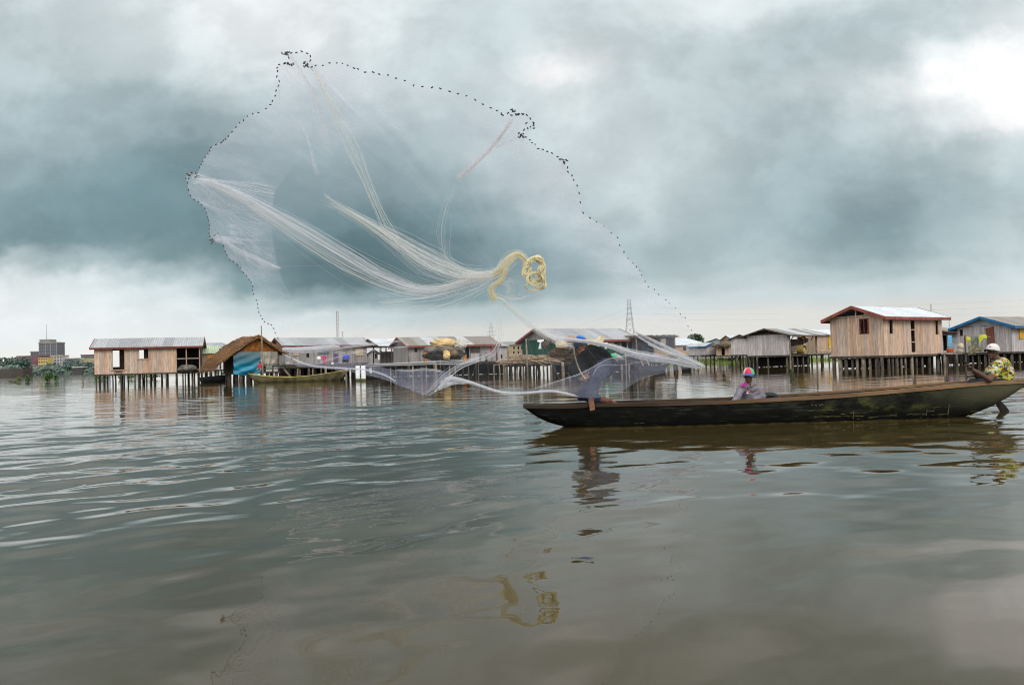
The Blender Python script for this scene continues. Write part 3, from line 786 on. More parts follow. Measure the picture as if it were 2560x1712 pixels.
k = .35; gm.add([(.0, .0, ze), (.0, D*k, ze), (0, D*k, ze+(zr-ze)*k*1.2), (.04, .0, ze), (.04, D*k, ze), (.04, D*k, ze+(zr-ze)*k*1.2)], [(0,1,2),(5,4,3),(0,3,4,1),(1,4,5,2),(2,5,3,0)])
gm.build('gable_frame', M['wood_pink'], h.root)
for a in fh[::2]: h.frame(a, M['wood_tan'], .04, sill=False)
x0, zb, x1, zt = fh[1]; mb = MB()
for z in (zb+.55, zb+1.25): mb.box(x0, .0, z, x1, .06, z+.06)
mb.build('door_rail', M['wood_tan'], h.root)
y0, zb, y1, zt = lh[0]; mb = MB()
for y in (y0-.06, y1): mb.box(-.03, y, zb, .045, y+.06, zt)
mb.box(-.03, y0-.06, zt, .045, y1+.06, zt+.06); mb.box(-.03, y0+.18, zb, .02, y0+.23, zt); mb.build('window_frame', M['maroon'], h.root)
rnd = random.Random(11)
def pile(x, y, r, mat):
    mb = MB(); mb.tube([(x+rnd.uniform(-.06, .06), y, -.6), (x, y, .25), (x, y, z0-.1)], [r*1.1, r, r*.95], 8); mb.build('stilt', mat, h.root, True)
for px in (2210, 2226, 2236, 2246, 2258, 2268, 2284, 2296, 2310, 2328, 2350): pile(h.front(px, 900)[0], .12, rnd.uniform(.06, .12), M['pile'] if rnd.random() < .6 else M['pile_pale'])
for px in (2082, 2098, 2112, 2128, 2140, 2156, 2172, 2190): pile(.12, h.side(px, 900)[0], rnd.uniform(.06, .13), M['pile'] if rnd.random() < .6 else M['pile_pale'])
for i in range(26): pile(rnd.uniform(.5, h.w-.3), rnd.uniform(.6, D-.2), rnd.uniform(.06, .13), M['pile_dark'])
mb = MB(); mb.box(.5, .8, .05, h.w-.2, D-.3, z0-.15); mb.build('under_shade_block', M['black'], h.root)  # black block standing in for the deep shade behind the piles
HL = h
# bit of white roof and brown wall seen between K and L
h = House('stilt_house', 'brown house with white zinc roof glimpsed between the grey and the pinkish house', 'house', (2040, 74), (2090, 74.5), 3)
z0, ze = zat(2050, 884, 74), zat(2050, 836, 74)
h.walls(M['wood_tan'], z0, ze); h.floor(z0); h.roof(ze, zat(2060, 824, 75.5), M['zinc_new'], ov=.3, ovg=.2, gable=M['wood_tan'])
h.slab('yellow_cloth', 2070, 842, 2076, 872, flat('yellow_cloth', (.6,.36,.02))); h.stilts([2045, 2060, 2075], z0-.1, 2, .07)

# --- M: blue-edged grey house at the right edge
h = House('stilt_house', 'grey plank house with bright blue gable boards at the right edge', 'house', (2530, 49.5), (2760, 55), 4.4)
z0, ze = zat(2530, 879, 49.5), zat(2530, 812, 49.5)
D = h.side(2394, 850)[0]; h.d = D
zr = zat(2455, 793, 51)
fh = h.holes([(2546, 817, 2557, 847)])
lh = h.holes([(2399, 824, 2407, 840)], 'side')
h.walls(M['wood_pale'], z0, ze, lh=lh, fh=()); h.floor(z0)
h.roof(ze+.02, zr, M['zinc_brown'], ov=.38, ovg=.35, fascia=M['blue_board'], gable=flat('blue_grey_sheet', (.33,.36,.38), .7, .2, 2), gab='l', fh=.16)
h.slab('shutter', 2546, 817, 2557, 847, M['yellow_sh'])
y0, zb = h.side(2488, 858); y1, zt = h.side(2470, 821)
mb = MB(); mb.add([(-.1, y0, zb), (-.1, y0+.42, zb), (-.06, y0+.55, zt), (-.06, y0+.05, zt+.12), (-.04, y0, zb), (-.04, y0+.42, zb), (-.01, y0+.55, zt), (-.01, y0+.05, zt+.12)], [(3,2,1,0),(4,5,6,7),(0,1,5,4),(1,2,6,5),(2,3,7,6),(3,0,4,7)])
recalc(mb.build('lean_board', planks('red_brown_planks', [(.16,.06,.04),(.20,.08,.05)], .15), h.root))
rnd = random.Random(12)
for i in range(9): pile(.1, .1+i*(D-.2)/8, rnd.uniform(.06, .1), M['pile'])
for i in range(8): pile(.2+i*.8, .12, rnd.uniform(.06, .1), M['pile'])
for i in range(12): pile(rnd.uniform(.5, 5), rnd.uniform(.6, D), rnd.uniform(.06, .1), M['pile_dark'])
mb = MB(); mb.box(.6, .9, .03, 4.6, D-.3, z0-.14); mb.build('under_shade_block', M['black'], h.root)  # black block added to darken the space under this floor
HM = h
# old shed behind M's left eave
h = House('stilt_shed', 'low shed with rusty awning behind the left eave of the blue-edged house', 'shed', (2356, 60), (2398, 60.5), 3)
z0, ze = zat(2356, 884, 60), zat(2356, 826, 60)
h.walls(flat('washed_grey_wall', (.30,.32,.32), .8, .4, 3), z0, ze, fh=h.holes([(2358, 838, 2368, 876)])); h.floor(z0); h.roof(ze, zat(2370, 816, 61), M['zinc_rust'], ov=.6, ovg=.1, gable=M['wood_grey'], fascia=M['maroon'], fh=.08)
h.stilts([2358, 2372, 2388], z0-.1, 2, .07)

# --- behind and along the right bank
def barn(name, label, cat, A, B, depth, py_floor, py_eave, py_ridge, wall, roof, ridge='x', gable=None, fascia=None, stilts=None, holes=(), ov=.35, **k):
    h = House(name, label, cat, A, B, depth)
    z0, ze = zat(A[0], py_floor, A[1]), zat(A[0], py_eave, A[1])
    zr = zat((A[0]+B[0])/2 if ridge == 'y' else A[0], py_ridge, (A[1]+B[1])/2 + (depth/2 if ridge == 'x' else 0))
    h.walls(wall, z0, ze, fh=h.holes(list(holes))); h.floor(z0); h.roof(ze+.02, zr, roof, ridge=ridge, ov=ov, ovg=.3, gable=gable or wall, fascia=fascia, **k)
    if stilts: h.stilts(stilts, z0-.1, 2, .09)
    return h
barn('shore_house', 'long low tan house with white roof behind the ragged shelter', 'house', (1690, 108), (1768, 112), 7, 889, 862, 847, M['wood_tan'], M['zinc_new'], holes=[(1708, 866, 1716, 876), (1742, 866, 1748, 874)])
barn('shore_house', 'broad barn with white roof and rust-brown gable above the stacked planks', 'barn', (1752, 104), (1838, 100), 9, 890, 862, 846, M['red_board'], M['zinc_new_y'], ridge='y', gable=M['zinc_rust'])
barn('stilt_shack', 'little grey shack with blue gable boards by the green bank', 'shack', (1765, 84), (1790, 84.5), 3, 887, 864, 857, M['wood_pale'], M['zinc_y'], ridge='y', fascia=M['blue_board'], stilts=[1767, 1778, 1788], ov=.2)
h = barn('stilt_shack', 'tattered brown shack with drooping brush roof beside the blue-gabled shack', 'shack', (1791, 82), (1822, 81.5), 3, 889, 866, 861, M['wood_tan'], M['brush'], holes=[(1804, 870, 1812, 888)], ov=.5)
mb = MB(); zt = zat(1800, 864, 82); brush(mb, -.2, h.w+.2, -.6, .4, zt, 160, .9, .02, 9, .12, .2); mb.build('brush_eave', flat('grey_straw', (.20,.16,.11), .95, .6, 6), h.root)
barn('shore_house', 'white-roofed house peeping over the small pale grey house', 'house', (1838, 95), (1906, 95), 6, 885, 848, 838, M['wood_tan'], M['zinc_new'])
barn('village_block', 'faded yellow two-storey block with dark windows between the hut and the green house', 'building', (1272, 140), (1330, 142), 8, 892, 862, 855, flat('faded_yellow_plaster', (.34,.28,.17), .9, .3, .6), M['zinc_brown'], holes=[(1283, 866, 1287, 873), (1294, 866, 1298, 873), (1303, 866, 1307, 873), (1283, 878, 1287, 885), (1294, 878, 1298, 885)])
h = House('plank_stack', 'tall stack of sawn planks on the bank right of the tan shore house', 'planks', (1734, 96), (1772, 96), 2.5)
for i in range(9):
    mb = MB(); z = zat(1740, 890, 96)+i*.14; rnd = random.Random(i)
    for j in range(5): a = rnd.uniform(-.25, .2); mb.box(a, j*.5+rnd.uniform(-.04, .04), z, h.w+a-rnd.uniform(0, .3), j*.5+.42, z+.09)
    mb.build('plank_layer', M['wood_tan'] if i % 3 else M['wood_dark'], h.root)
# ------------------------------------------------------------------ village clutter
def at(px, py, Y): return P(px, py, Y)
# brushwood heaps and stick decks before the green house
def pile_row(name_root, xs, y, ztop, r=.07, mats_=None, rows=2, gap=.9, rnd=random.Random(21)):
    for k in range(rows):
        for x in xs:
            xx = x + rnd.uniform(-.15, .15); yy = y + k*gap + rnd.uniform(-.1, .1); rr = r*rnd.uniform(.7, 1.3); mb = MB()
            mb.tube([(xx+rnd.uniform(-.08, .08), yy, -.6), (xx, yy, .3), (xx+rnd.uniform(-.04, .04), yy, ztop)], [rr*1.1, rr, rr*.9], 7)
            mb.build('stilt', rnd.choice(mats_ or [M['pile'], M['pile_dark'], M['pile_pale']]), name_root, True, world=True)
def platform(name, label, cat, px0, px1, Y, z, depth, deck_mat, xs_px, rows=2, th=.08, r=.07):
    a, b = XY(px0, Y), XY(px1, Y); o = thing(name, label, cat, (a.x, a.y, 0))
    n = max(4, int((b.x-a.x)/.22)); mb = MB(); rnd = random.Random(int(px0))
    for i in range(n):
        x = a.x + (b.x-a.x)*i/n; j = rnd.uniform(-.02, .02)
        mb.box(x, a.y+rnd.uniform(-.12, .06), z-th+j, x+(b.x-a.x)/n*.93, a.y+depth, z+j)
    mb.build('deck', deck_mat, o, world=True)
    mb = MB(); mb.beam((a.x, a.y+.06, z-th-.07), (b.x, a.y+.06, z-th-.07), .08, .1); mb.build('bearer', M['pile_dark'], o, world=True)
    mb = MB(); mb.beam((a.x, a.y+depth-.1, z-th-.07), (b.x, a.y+depth-.1, z-th-.07), .08, .1); mb.build('bearer', M['pile_dark'], o, world=True)
    pile_row(o, [XY(p, Y).x for p in xs_px], a.y+.1, z-th-.02, r, None, rows, (depth-.3)/max(1, rows-1))
    return o
# boardwalk in front of the long grey house, continuing under the shelter and the patched house
bw = platform('boardwalk', 'plank boardwalk on leaning piles between the thatched hut and the open shelter', 'boardwalk', 698, 868, 58.5, zat(760, 914, 58.5), 4.6, M['wood_dark'],
         [702, 718, 738, 752, 766, 784, 800, 818, 836, 852, 866], 3, r=.085)
mb = MB(); a = at(710, 922, 58.3); b = at(726, 941, 58.3); mb.beam(a, b, .1, .12); mb.build('brace', M['pile_pale'], bw, world=True)
mb = MB(); mb.box(XY(700, 61).x, 61, .1, XY(868, 61).x, 61.1, zat(760, 914, 58.5)-.2); mb.build('under_shade_sheet', M['black'], bw, world=True)  # black sheet added as the shade under the deck
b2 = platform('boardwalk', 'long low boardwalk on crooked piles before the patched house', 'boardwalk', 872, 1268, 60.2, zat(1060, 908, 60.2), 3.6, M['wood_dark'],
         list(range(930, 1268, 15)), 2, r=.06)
mb = MB(); mb.box(XY(930, 62.6).x, 62.6, .02, XY(1262, 62.6).x, 62.7, zat(1060, 908, 60.2)-.2); mb.build('under_shade_sheet', M['black'], b2, world=True)  # added black sheet, painted shade that closes the bright gaps between piles
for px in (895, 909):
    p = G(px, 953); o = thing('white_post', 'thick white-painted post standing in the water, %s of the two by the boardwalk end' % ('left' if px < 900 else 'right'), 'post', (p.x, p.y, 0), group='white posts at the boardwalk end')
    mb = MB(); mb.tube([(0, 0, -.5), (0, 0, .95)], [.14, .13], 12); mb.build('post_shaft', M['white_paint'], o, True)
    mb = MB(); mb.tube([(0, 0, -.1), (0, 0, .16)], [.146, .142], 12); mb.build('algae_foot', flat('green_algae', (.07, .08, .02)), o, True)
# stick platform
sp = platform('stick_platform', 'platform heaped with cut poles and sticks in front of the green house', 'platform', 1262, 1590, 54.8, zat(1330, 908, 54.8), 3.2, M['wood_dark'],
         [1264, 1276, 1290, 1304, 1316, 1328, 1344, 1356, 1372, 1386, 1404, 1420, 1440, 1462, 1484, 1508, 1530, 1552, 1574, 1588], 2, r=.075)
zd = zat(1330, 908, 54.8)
mb = MB(); mb.box(XY(1380, 57.4).x, 57.4, .02, XY(1588, 57.4).x, 57.5, zd-.15); mb.build('under_shade_sheet', M['black'], sp, world=True)  # black sheet standing in for shade beneath the stick platform
def heap(name, label, cat, px0, px1, Y, z, n, hgt, L, r, mat, seed, dep=1.6, slope=0):
    a, b = XY(px0, Y), XY(px1, Y); o = thing(name, label, cat, ((a.x+b.x)/2, Y, z)); mb = MB(); rnd = random.Random(seed)
    for i in range(n):
        t = rnd.random(); hh = hgt*math.sin(math.pi*min(1, max(0, t*.9+.05)))
        c = V((a.x+(b.x-a.x)*t, Y+rnd.uniform(0, dep), z+rnd.uniform(.02, max(.05, hh)))); an = rnd.gauss(0, .3)
        d = V((math.cos(an), math.sin(an), rnd.gauss(slope, .1)))*L*rnd.uniform(.5, 1.1)
        mb.tube([c-d/2, c+V((0, 0, rnd.uniform(-.04, .06))), c+d/2], [r, r*rnd.uniform(.8, 1.3), r*.6], 5, False)
    mb.build('sticks', mat, o, True, world=True); return o
heap('stick_heap', 'heap of pale cut poles lying on the platform left of the brushwood', 'sticks', 1275, 1385, 54.6, zd, 150, .55, 2.2, .028, M['stick'], 31, 1.8, -.05)
heap('brushwood_heap', 'dense brown brushwood heap against the green house', 'brushwood', 1378, 1470, 55.4, zd, 900, 1.35, 1.2, .016, M['brush'], 32, 1.6)
o = thing('slanting_pole', 'long pale pole sliding off the stick heap towards the water', 'pole', tuple(at(1330, 900, 54.4)))
mb = MB(); mb.tube([at(1312, 895, 54.5), at(1340, 904, 54.4), at(1370, 918, 54.3)], [.035, .035, .03], 6); mb.build('pole_shaft', M['stick'], o, True, world=True)
def stake(px, py0, py1, Y, label, r=.06, mat='pile_pale', lean=.02):
    a = at(px, py0, Y); o = thing('stake', label, 'stake', (a.x, Y, 0)); mb = MB()
    mb.tube([(a.x+lean, Y, -.6), (a.x, Y, a.z*.5), (a.x-lean, Y, a.z)], [r, r, r*.85], 7); mb.build('stake_shaft', M[mat], o, True, world=True)
stake(1316, 846, 940, 53.8, 'tall pale stake rising in front of the green gable wall', .06)
stake(1407, 905, 940, 53.6, 'thick tan stake under the brushwood heap', .1)
stake(1523, 888, 925, 53.6, 'brown stake carrying the green cloth', .07, 'pile')
stake(1564, 880, 930, 53.4, 'thin pale stake right of the green cloth', .045)
stake(1088, 902, 945, 58.5, 'thin stake before the dark bundles of sheeting', .05)
stake(1101, 898, 942, 58.4, 'second thin stake beside the one before the dark bundles', .05, 'pile')
stake(1022, 890, 943, 59, 'tall brown stake at the left corner of the patched house', .06, 'pile')
stake(207, 945, 962, 64, 'single thin stick leaning out of open water left of the plank house', .05, 'pile_pale', .12)
stake(953, 935, 975, 44, 'short dark stake in the water below the open shelter', .05, 'pile_dark')
stake(1692, 905, 935, 50, 'leaning dark stake in the water below the ragged shelter', .07, 'pile_dark', .05)
# cloth helper: hanging garments
def cloth(name, label, cat, pts, Y, mat, n=14, wav=.05, ph=0, group=None):
    (x0, y0), (x1, y1), (x2, y2), (x3, y3) = pts            # corners: tl, tr, br, bl in the photo, at distance Y
    A, B, C_, D_ = (at(*q, Y) for q in pts); c = (A+B+C_+D_)/4
    o = thing(name, label, cat, tuple(c), group=group); mb = MB()
    def f(u, v):
        p = A.lerp(B, u).lerp(D_.lerp(C_, u), v)
        return p + V((0, math.sin(u*11+ph+v*3)*wav*(.3+v), -.04*math.sin(math.pi*u)))
    mb.grid(f, n, n); mb.build('cloth_sheet', mat, o, True, world=True); return o
cw = flat('white_cloth', (.72, .72, .70), .9, .12); ccr = flat('cream_cloth', (.55, .47, .30), .9, .35, 3); cbl = flat('blue_plastic', (.005, .12, .55), .4, .2); cgr = flat('green_cloth', (.05, .42, .16), .8, .25)
def outline(name, label, cat, pts, Y, mat, bul=.05, group=None):
    q = [at(a, b, Y) for a, b in pts]; c = sum(q, V((0, 0, 0)))/len(q); o = thing(name, label, cat, tuple(c), group=group); mb = MB(); n = len(q)
    vs = q + [p.lerp(c, .5)+V((0, -bul, 0)) for p in q] + [c+V((0, -bul*1.2, 0))]
    fs = [(i, (i+1) % n, n+(i+1) % n, n+i) for i in range(n)] + [(n+i, n+(i+1) % n, 2*n) for i in range(n)]
    mb.add(vs, fs); o2 = mb.build('cloth_sheet', mat, o, True, world=True); recalc(o2); return o
outline('hanging_shirt', 'white T-shaped garment hung on the green gable wall', 'garment', [(1343, 850), (1360, 848), (1360, 853), (1354, 854), (1353, 872), (1346, 872), (1349, 854), (1343, 854)], 57.6, cw, .03)
outline('hanging_shirt', 'white shirt pegged under the eave right of the cream sheets', 'garment', [(1509, 856), (1519, 856), (1519, 862), (1517, 863), (1517, 872), (1512, 872), (1512, 866), (1508, 864)], 56.5, cw, .03)
outline('blue_sheet', 'bright blue plastic sheet draped on the eave of the green house', 'sheet', [(1440, 841), (1449, 839), (1458, 841), (1466, 847), (1460, 849), (1442, 846)], 56.3, cbl, .1)
outline('cream_sheet', 'big cream cloth hanging in a point below the blue plastic sheet', 'sheet', [(1466, 846), (1490, 848), (1500, 840), (1511, 840), (1509, 852), (1498, 866), (1482, 876), (1470, 870), (1468, 858)], 56.2, ccr, .12)
outline('brown_cloth', 'pinkish brown cloth lying along the eave left of the blue sheet', 'cloth', [(1412, 842), (1428, 839), (1438, 841), (1436, 847), (1416, 847)], 56.4, flat('pinkish_cloth', (.38, .22, .15)), .08)
outline('cream_sheet', 'crumpled cream sheeting on top of the brushwood heap', 'sheet', [(1388, 856), (1400, 850), (1416, 855), (1420, 866), (1404, 870), (1390, 868)], 55.0, ccr, .12)
outline('brown_cloth', 'dark brown bundle hung beside the white T-shaped garment', 'cloth', [(1356, 858), (1366, 850), (1374, 856), (1372, 868), (1360, 872)], 57.4, flat('dark_brown_cloth', (.09, .06, .045)), .1)
outline('green_cloth', 'bright green cloth thrown over a stake below the green house', 'cloth', [(1513, 886), (1522, 886), (1532, 883), (1541, 889), (1543, 896), (1536, 892), (1525, 891), (1521, 897), (1515, 898)], 53.3, cgr, .06)
outline('grey_tub', 'pale grey heap of netting beside the green cloth', 'netting', [(1528, 884), (1540, 882), (1552, 890), (1562, 897), (1545, 900), (1532, 896)], 54.2, flat('grey_netting', (.33, .33, .30), .9, .4), .1)
# bundles of sheeting at the patched house
def lump(name, label, cat, px, py, Y, rx, rz, mat, seed=0, ry=None, k=.25):
    c = at(px, py, Y); o = thing(name, label, cat, tuple(c)); mb = MB(); nu, nv = 40, 26
    sx, sz = rx*Y/F_, rz*Y/F_; sy = ry or min(sx, sz)*.8
    def f(u, v):
        th, ph = 2*math.pi*u, math.pi*v
        p = V((math.sin(ph)*math.cos(th), math.sin(ph)*math.sin(th), math.cos(ph)))
        q = 1 + k*1.2*mnoise.noise(p*2.3+V((seed, 0, 0))) + k*.9*(.5-abs(mnoise.noise(p*5+V((0, seed, 0))))) + k*.5*(.4-abs(mnoise.noise(p*11+V((0, seed, 3)))))
        return c + V((p.x*sx*q, p.y*sy*q, p.z*sz*q))
    mb.grid(f, nu, nv); mb.build('crumpled_skin', mat, o, True, world=True); return o
gold = flat('golden_sheeting', (.62, .44, .20), .7, .4, 1.5); pale = flat('pale_sheeting', (.50, .47, .40), .8, .35, 2); drk = flat('blackish_sheeting', (.055, .048, .04), .85, .6, 3); brn = flat('brown_sacking', (.19, .13, .075), .9, .55, 3)
lump('sheeting_bundle', 'bulging golden cream bundle of sheeting on the roof edge of the patched house', 'bundle', 1109, 857, 60.4, 29, 10, gold, 1)
lump('sheeting_bundle', 'white and grey bundle of sheeting right of the golden one', 'bundle', 1150, 861, 60.5, 14, 13, pale, 2)
lump('sheeting_bundle', 'long blackish heap of sheeting below the golden bundle', 'bundle', 1110, 886, 60.6, 44, 18, drk, 3)
lump('sheeting_bundle', 'ragged tan sack hanging in the middle of the blackish heap', 'bundle', 1117, 886, 59.9, 9, 12, gold, 4)
lump('sheeting_bundle', 'brown sack right of the ragged tan one in the blackish heap', 'bundle', 1135, 882, 59.9, 9, 9, brn, 5)
lump('sheeting_bundle', 'grey sheet flopped over the left part of the blackish heap', 'bundle', 1077, 874, 60.0, 16, 7, flat('mid_grey_sheeting', (.19, .175, .15), .85, .5, 3), 6)
lump('sheeting_bundle', 'brownish grey sheet folded over the upper middle of the blackish heap', 'bundle', 1112, 873, 59.9, 26, 6, flat('dun_sheeting', (.15, .125, .095), .85, .6, 3), 8)
lump('net_heap', 'grey heap of nets on the porch floor of the plank house', 'netting', 468, 921, 61.0, 20, 9, flat('net_grey', (.14, .13, .11), .95, .6, 6), 7, .5)
lump('sack', 'silvery sack on the boardwalk end by the grey tarpaulin', 'sack', 716, 909, 58.6, 8, 4, flat('silver_sack', (.4, .4, .4), .6, .4, 5), 9)
# washing and things by the blue-edged house
outline('blue_cloth', 'light blue cloth hanging in the gap between the pinkish and the blue-edged house', 'cloth', [(2369, 838), (2379, 838), (2381, 870), (2372, 868)], 52, flat('light_blue_cloth', (.16, .42, .66), .9, .2), .04)
outline('yellow_cloth', 'yellow cloth at the left end of the washing line before the blue-edged house', 'cloth', [(2414, 845), (2420, 841), (2427, 845), (2426, 852), (2420, 856), (2415, 852)], 46, flat('yellow_green_cloth', (.50, .43, .04), .9, .3), .05)
outline('yellow_cloth', 'yellow-green cloth at the right end of the washing line, above the rower', 'cloth', [(2448, 838), (2460, 836), (2468, 838), (2467, 848), (2456, 847), (2450, 860), (2447, 850)], 46, flat('lime_cloth', (.47, .47, .05), .9, .3), .05)
outline('grey_cloth', 'grey-green cloth in the middle of the washing line', 'cloth', [(2427, 841), (2446, 839), (2447, 866), (2438, 876), (2428, 866)], 46.2, flat('grey_green_cloth', (.14, .16, .12), .9, .4), .06)
outline('camouflage_cloth', 'tattered olive cloth hanging low beneath the washing line', 'cloth', [(2420, 862), (2440, 866), (2458, 868), (2454, 880), (2440, 878), (2428, 888), (2422, 884)], 46.1, flat('olive_rag', (.17, .15, .09), .9, .7, 9), .06)
wl = thing('washing_line', 'sagging washing line between two stakes before the blue-edged house', 'line', tuple(at(2440, 842, 46.3)))
mb = MB(); mb.tube([at(2405+i*8, 842-2*math.sin(i/9*3.1)*-1, 46.3) for i in range(10)], .008, 4); mb.build('line_cord', M['rope'], wl, world=True)
for px in (2412, 2470):
    a = at(px, 838, 46.35); mb = MB(); mb.tube([(a.x, a.y, -.5), (a.x, a.y, a.z)], .045, 6); mb.build('line_stake', M['pile'], wl, world=True)
lump('sack', 'cream sack standing on the walkway left of the washing line', 'sack', 2401, 865, 47.5, 7, 7, flat('cream_sack_skin', (.55, .47, .36), .8, .3, 4), 11, k=.15)
lump('sack', 'second cream sack squatting below the one on the walkway', 'sack', 2400, 878, 47.4, 8, 6, flat('dull_cream_skin', (.42, .36, .27), .8, .3, 4), 12, k=.15)
c = at(2375, 877, 47.5); bk = thing('bucket', 'orange-red plastic bucket on the walkway by the light blue cloth', 'bucket', (c.x, c.y, c.z-.1))
mb = MB(); mb.tube([(0, 0, 0), (0, 0, .22)], [.17, .21], 16, False); mb.tube([(0, 0, .015), (0, 0, .02)], [.165, .165], 16); mb.build('bucket_body', flat('orange_red_plastic', (.62, .08, .015), .4, .1), bk, True)
mb = MB(); mb.tube([V((math.cos(a)*.21, 0, .22+math.sin(a)*.14)) for a in [math.pi*i/10 for i in range(11)]], .008, 5); mb.build('bucket_handle', M['pile_dark'], bk)
wk = platform('walkway', 'grey plank walkway from the pinkish house to the blue-edged house', 'walkway', 2352, 2414, 46.8, zat(2380, 882, 46.8), 2.6, M['wood_grey'], [2356, 2368, 2384, 2398, 2410], 3, r=.08)
mb = MB(); mb.box(XY(2354, 49).x, 48.9, .05, XY(2420, 49).x, 49.0, zat(2380, 882, 46.8)-.15); mb.build('under_shade_sheet', M['black'], wk, world=True)  # black sheet put in as shade under the walkway
ld = thing('ladder', 'short wooden ladder leaning at the platform right of the green house', 'ladder', tuple(at(1612, 912, 56)))
for x0, x1 in ((1597, 1607), (1612, 1623)):
    mb = MB(); mb.beam(at(x0, 886, 56.6), at(x1, 914, 55.8), .09, .06); mb.build('ladder_rail', M['pile_pale'], ld, world=True)
for t in (.2, .5, .8):
    mb = MB(); mb.beam(at(1597+10*t, 886+28*t, 56.6-.8*t), at(1612+11*t, 886+28*t, 56.6-.8*t), .06, .05); mb.build('ladder_rung', M['pile_pale'], ld, world=True)
rp = platform('landing', 'low landing with piles below the ragged shelter', 'landing', 1592, 1692, 57.2, zat(1640, 903, 57.2), 3.0, M['wood_dark'], [1594, 1610, 1628, 1645, 1662, 1676, 1690], 2, r=.07)
# ------------------------------------------------------------------ canoes in the village
def canoe(name, label, pts_top, Y, beam, mat, rim, zb=-.12, n=40, cat='canoe'):
    q = [at(px, py, Y) for px, py in pts_top]; x0, x1 = q[0].x, q[-1].x
    o = thing(name, label, cat, ((x0+x1)/2, Y, 0))
    def zt(x):
        for a, b in zip(q[:-1], q[1:]):
            if a.x <= x <= b.x: t = (x-a.x)/(b.x-a.x); t2 = t; return a.z+(b.z-a.z)*t2
        return q[-1].z
    L = x1-x0
    def sec(u, v, inner=0):
        x = x0+L*u; e = min(u, 1-u)*2; wd = beam/2*(1-(1-min(1, e*1.6))**2.2)*(1-inner*.12)
        top = zt(x); low = zb + (top-.06-zb)*max(0, 1-e*3.2)**1.8 + inner*.04
        a = math.pi*v; z = top - (top-low)*math.sin(a)**.8
        return V((x, Y - wd*math.cos(a)*(1 if inner == 0 else 1), z))
    mb = MB(); mb.grid(lambda u, v: sec(u, v), n, 12); mb.grid(lambda u, v: sec(u, v, 1), n, 12); mb.build('hull', mat, o, True, world=True)
    for s in (0, 1):
        mb = MB(); mb.tube([sec(i/n, s)+V((0, 0, .012)) for i in range(n+1)], .03, 6); mb.build('gunwale', rim, o, True, world=True)
    return o
canoe('moored_canoe', 'long olive canoe moored below the boardwalk and thatched hut', [(620, 934), (640, 938), (680, 942), (730, 943), (780, 939), (830, 932), (870, 925)], 52.6, .95, flat('olive_hull', (.10, .085, .04), .7, .6, 2), flat('ochre_rim', (.34, .27, .08), .7, .4, 3))
canoe('moored_canoe', 'black canoe lying in the shade under the green-roofed shed', [(497, 945), (515, 943), (545, 940), (578, 936)], 60, .9, flat('black_hull', (.012, .014, .012), .6, .4, 2), M['pile_dark'])
canoe('moored_canoe', 'dark canoe nosing out right of the two white posts', [(902, 930), (925, 934), (950, 937), (972, 936)], 56, .8, flat('sooty_hull', (.03, .028, .024), .6, .4, 2), M['pile_dark'])
canoe('small_dugout', 'tiny dark dugout adrift left of the green bank', [(1703, 917), (1710, 919), (1720, 919), (1729, 916)], 52, .5, flat('tarry_hull', (.015, .014, .013), .6, .3, 2), M['pile_dark'])
canoe('small_dugout', 'dark dugout drawn under the landing of the ragged shelter', [(1588, 914), (1610, 916), (1640, 916), (1668, 912)], 55, .7, flat('brown_black_hull', (.025, .022, .018), .6, .4, 2), M['pile_dark'])
p = G(1984, 940); so = thing('stump', 'weedy dark stump sticking out of the water right of the boy', 'stump', (p.x, p.y, 0))
mb = MB()
def stf(u, v):
    a = 6.283*u; r = (.12-.04*v)*(1+.3*mnoise.noise(V((math.cos(a), math.sin(a), v*2)))); return V((p.x+math.cos(a)*r-.1*v, p.y+math.sin(a)*r, -.2+.5*v))
mb.grid(stf, 18, 8); mb.grid(lambda u, v: stf(u, 1).lerp(V((p.x-.1, p.y, .32)), v), 18, 2); mb.build('stump_wood', flat('mossy_stump', (.045, .05, .02), .9, .6, 8), so, True, world=True)
# ------------------------------------------------------------------ foliage
def leaf_mat(name, c, var=.5): return flat(name, c, .7, var, .6)
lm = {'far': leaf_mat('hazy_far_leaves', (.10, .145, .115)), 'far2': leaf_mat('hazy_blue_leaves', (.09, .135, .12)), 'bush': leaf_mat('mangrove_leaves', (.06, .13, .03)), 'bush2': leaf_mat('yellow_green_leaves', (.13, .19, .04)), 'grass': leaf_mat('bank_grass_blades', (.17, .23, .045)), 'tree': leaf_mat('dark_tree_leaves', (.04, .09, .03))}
bark = flat('bark', (.09, .07, .05), .9)
def crown(mb, c, rx, ry, rz, n, s, rnd, lobes=7):
    L = [(V((rnd.uniform(-.6, .6)*rx, rnd.uniform(-.6, .6)*ry, rnd.uniform(-.45, .6)*rz)), rnd.uniform(.35, .6)) for _ in range(lobes)]
    for i in range(n):
        lc, lr = rnd.choice(L); d = V((rnd.gauss(0, 1), rnd.gauss(0, 1), rnd.gauss(0, 1))).normalized()*rnd.uniform(.55, 1)**.5
        p = c + lc + V((d.x*rx*lr, d.y*ry*lr, d.z*rz*lr)); a = V((rnd.gauss(0, 1), rnd.gauss(0, 1), rnd.gauss(0, .6))).normalized(); b = a.orthogonal().normalized()
        k = s*rnd.uniform(.5, 1.2); mb.quad(p-a*k, p+b*k*.6, p+a*k, p-b*k*.6)
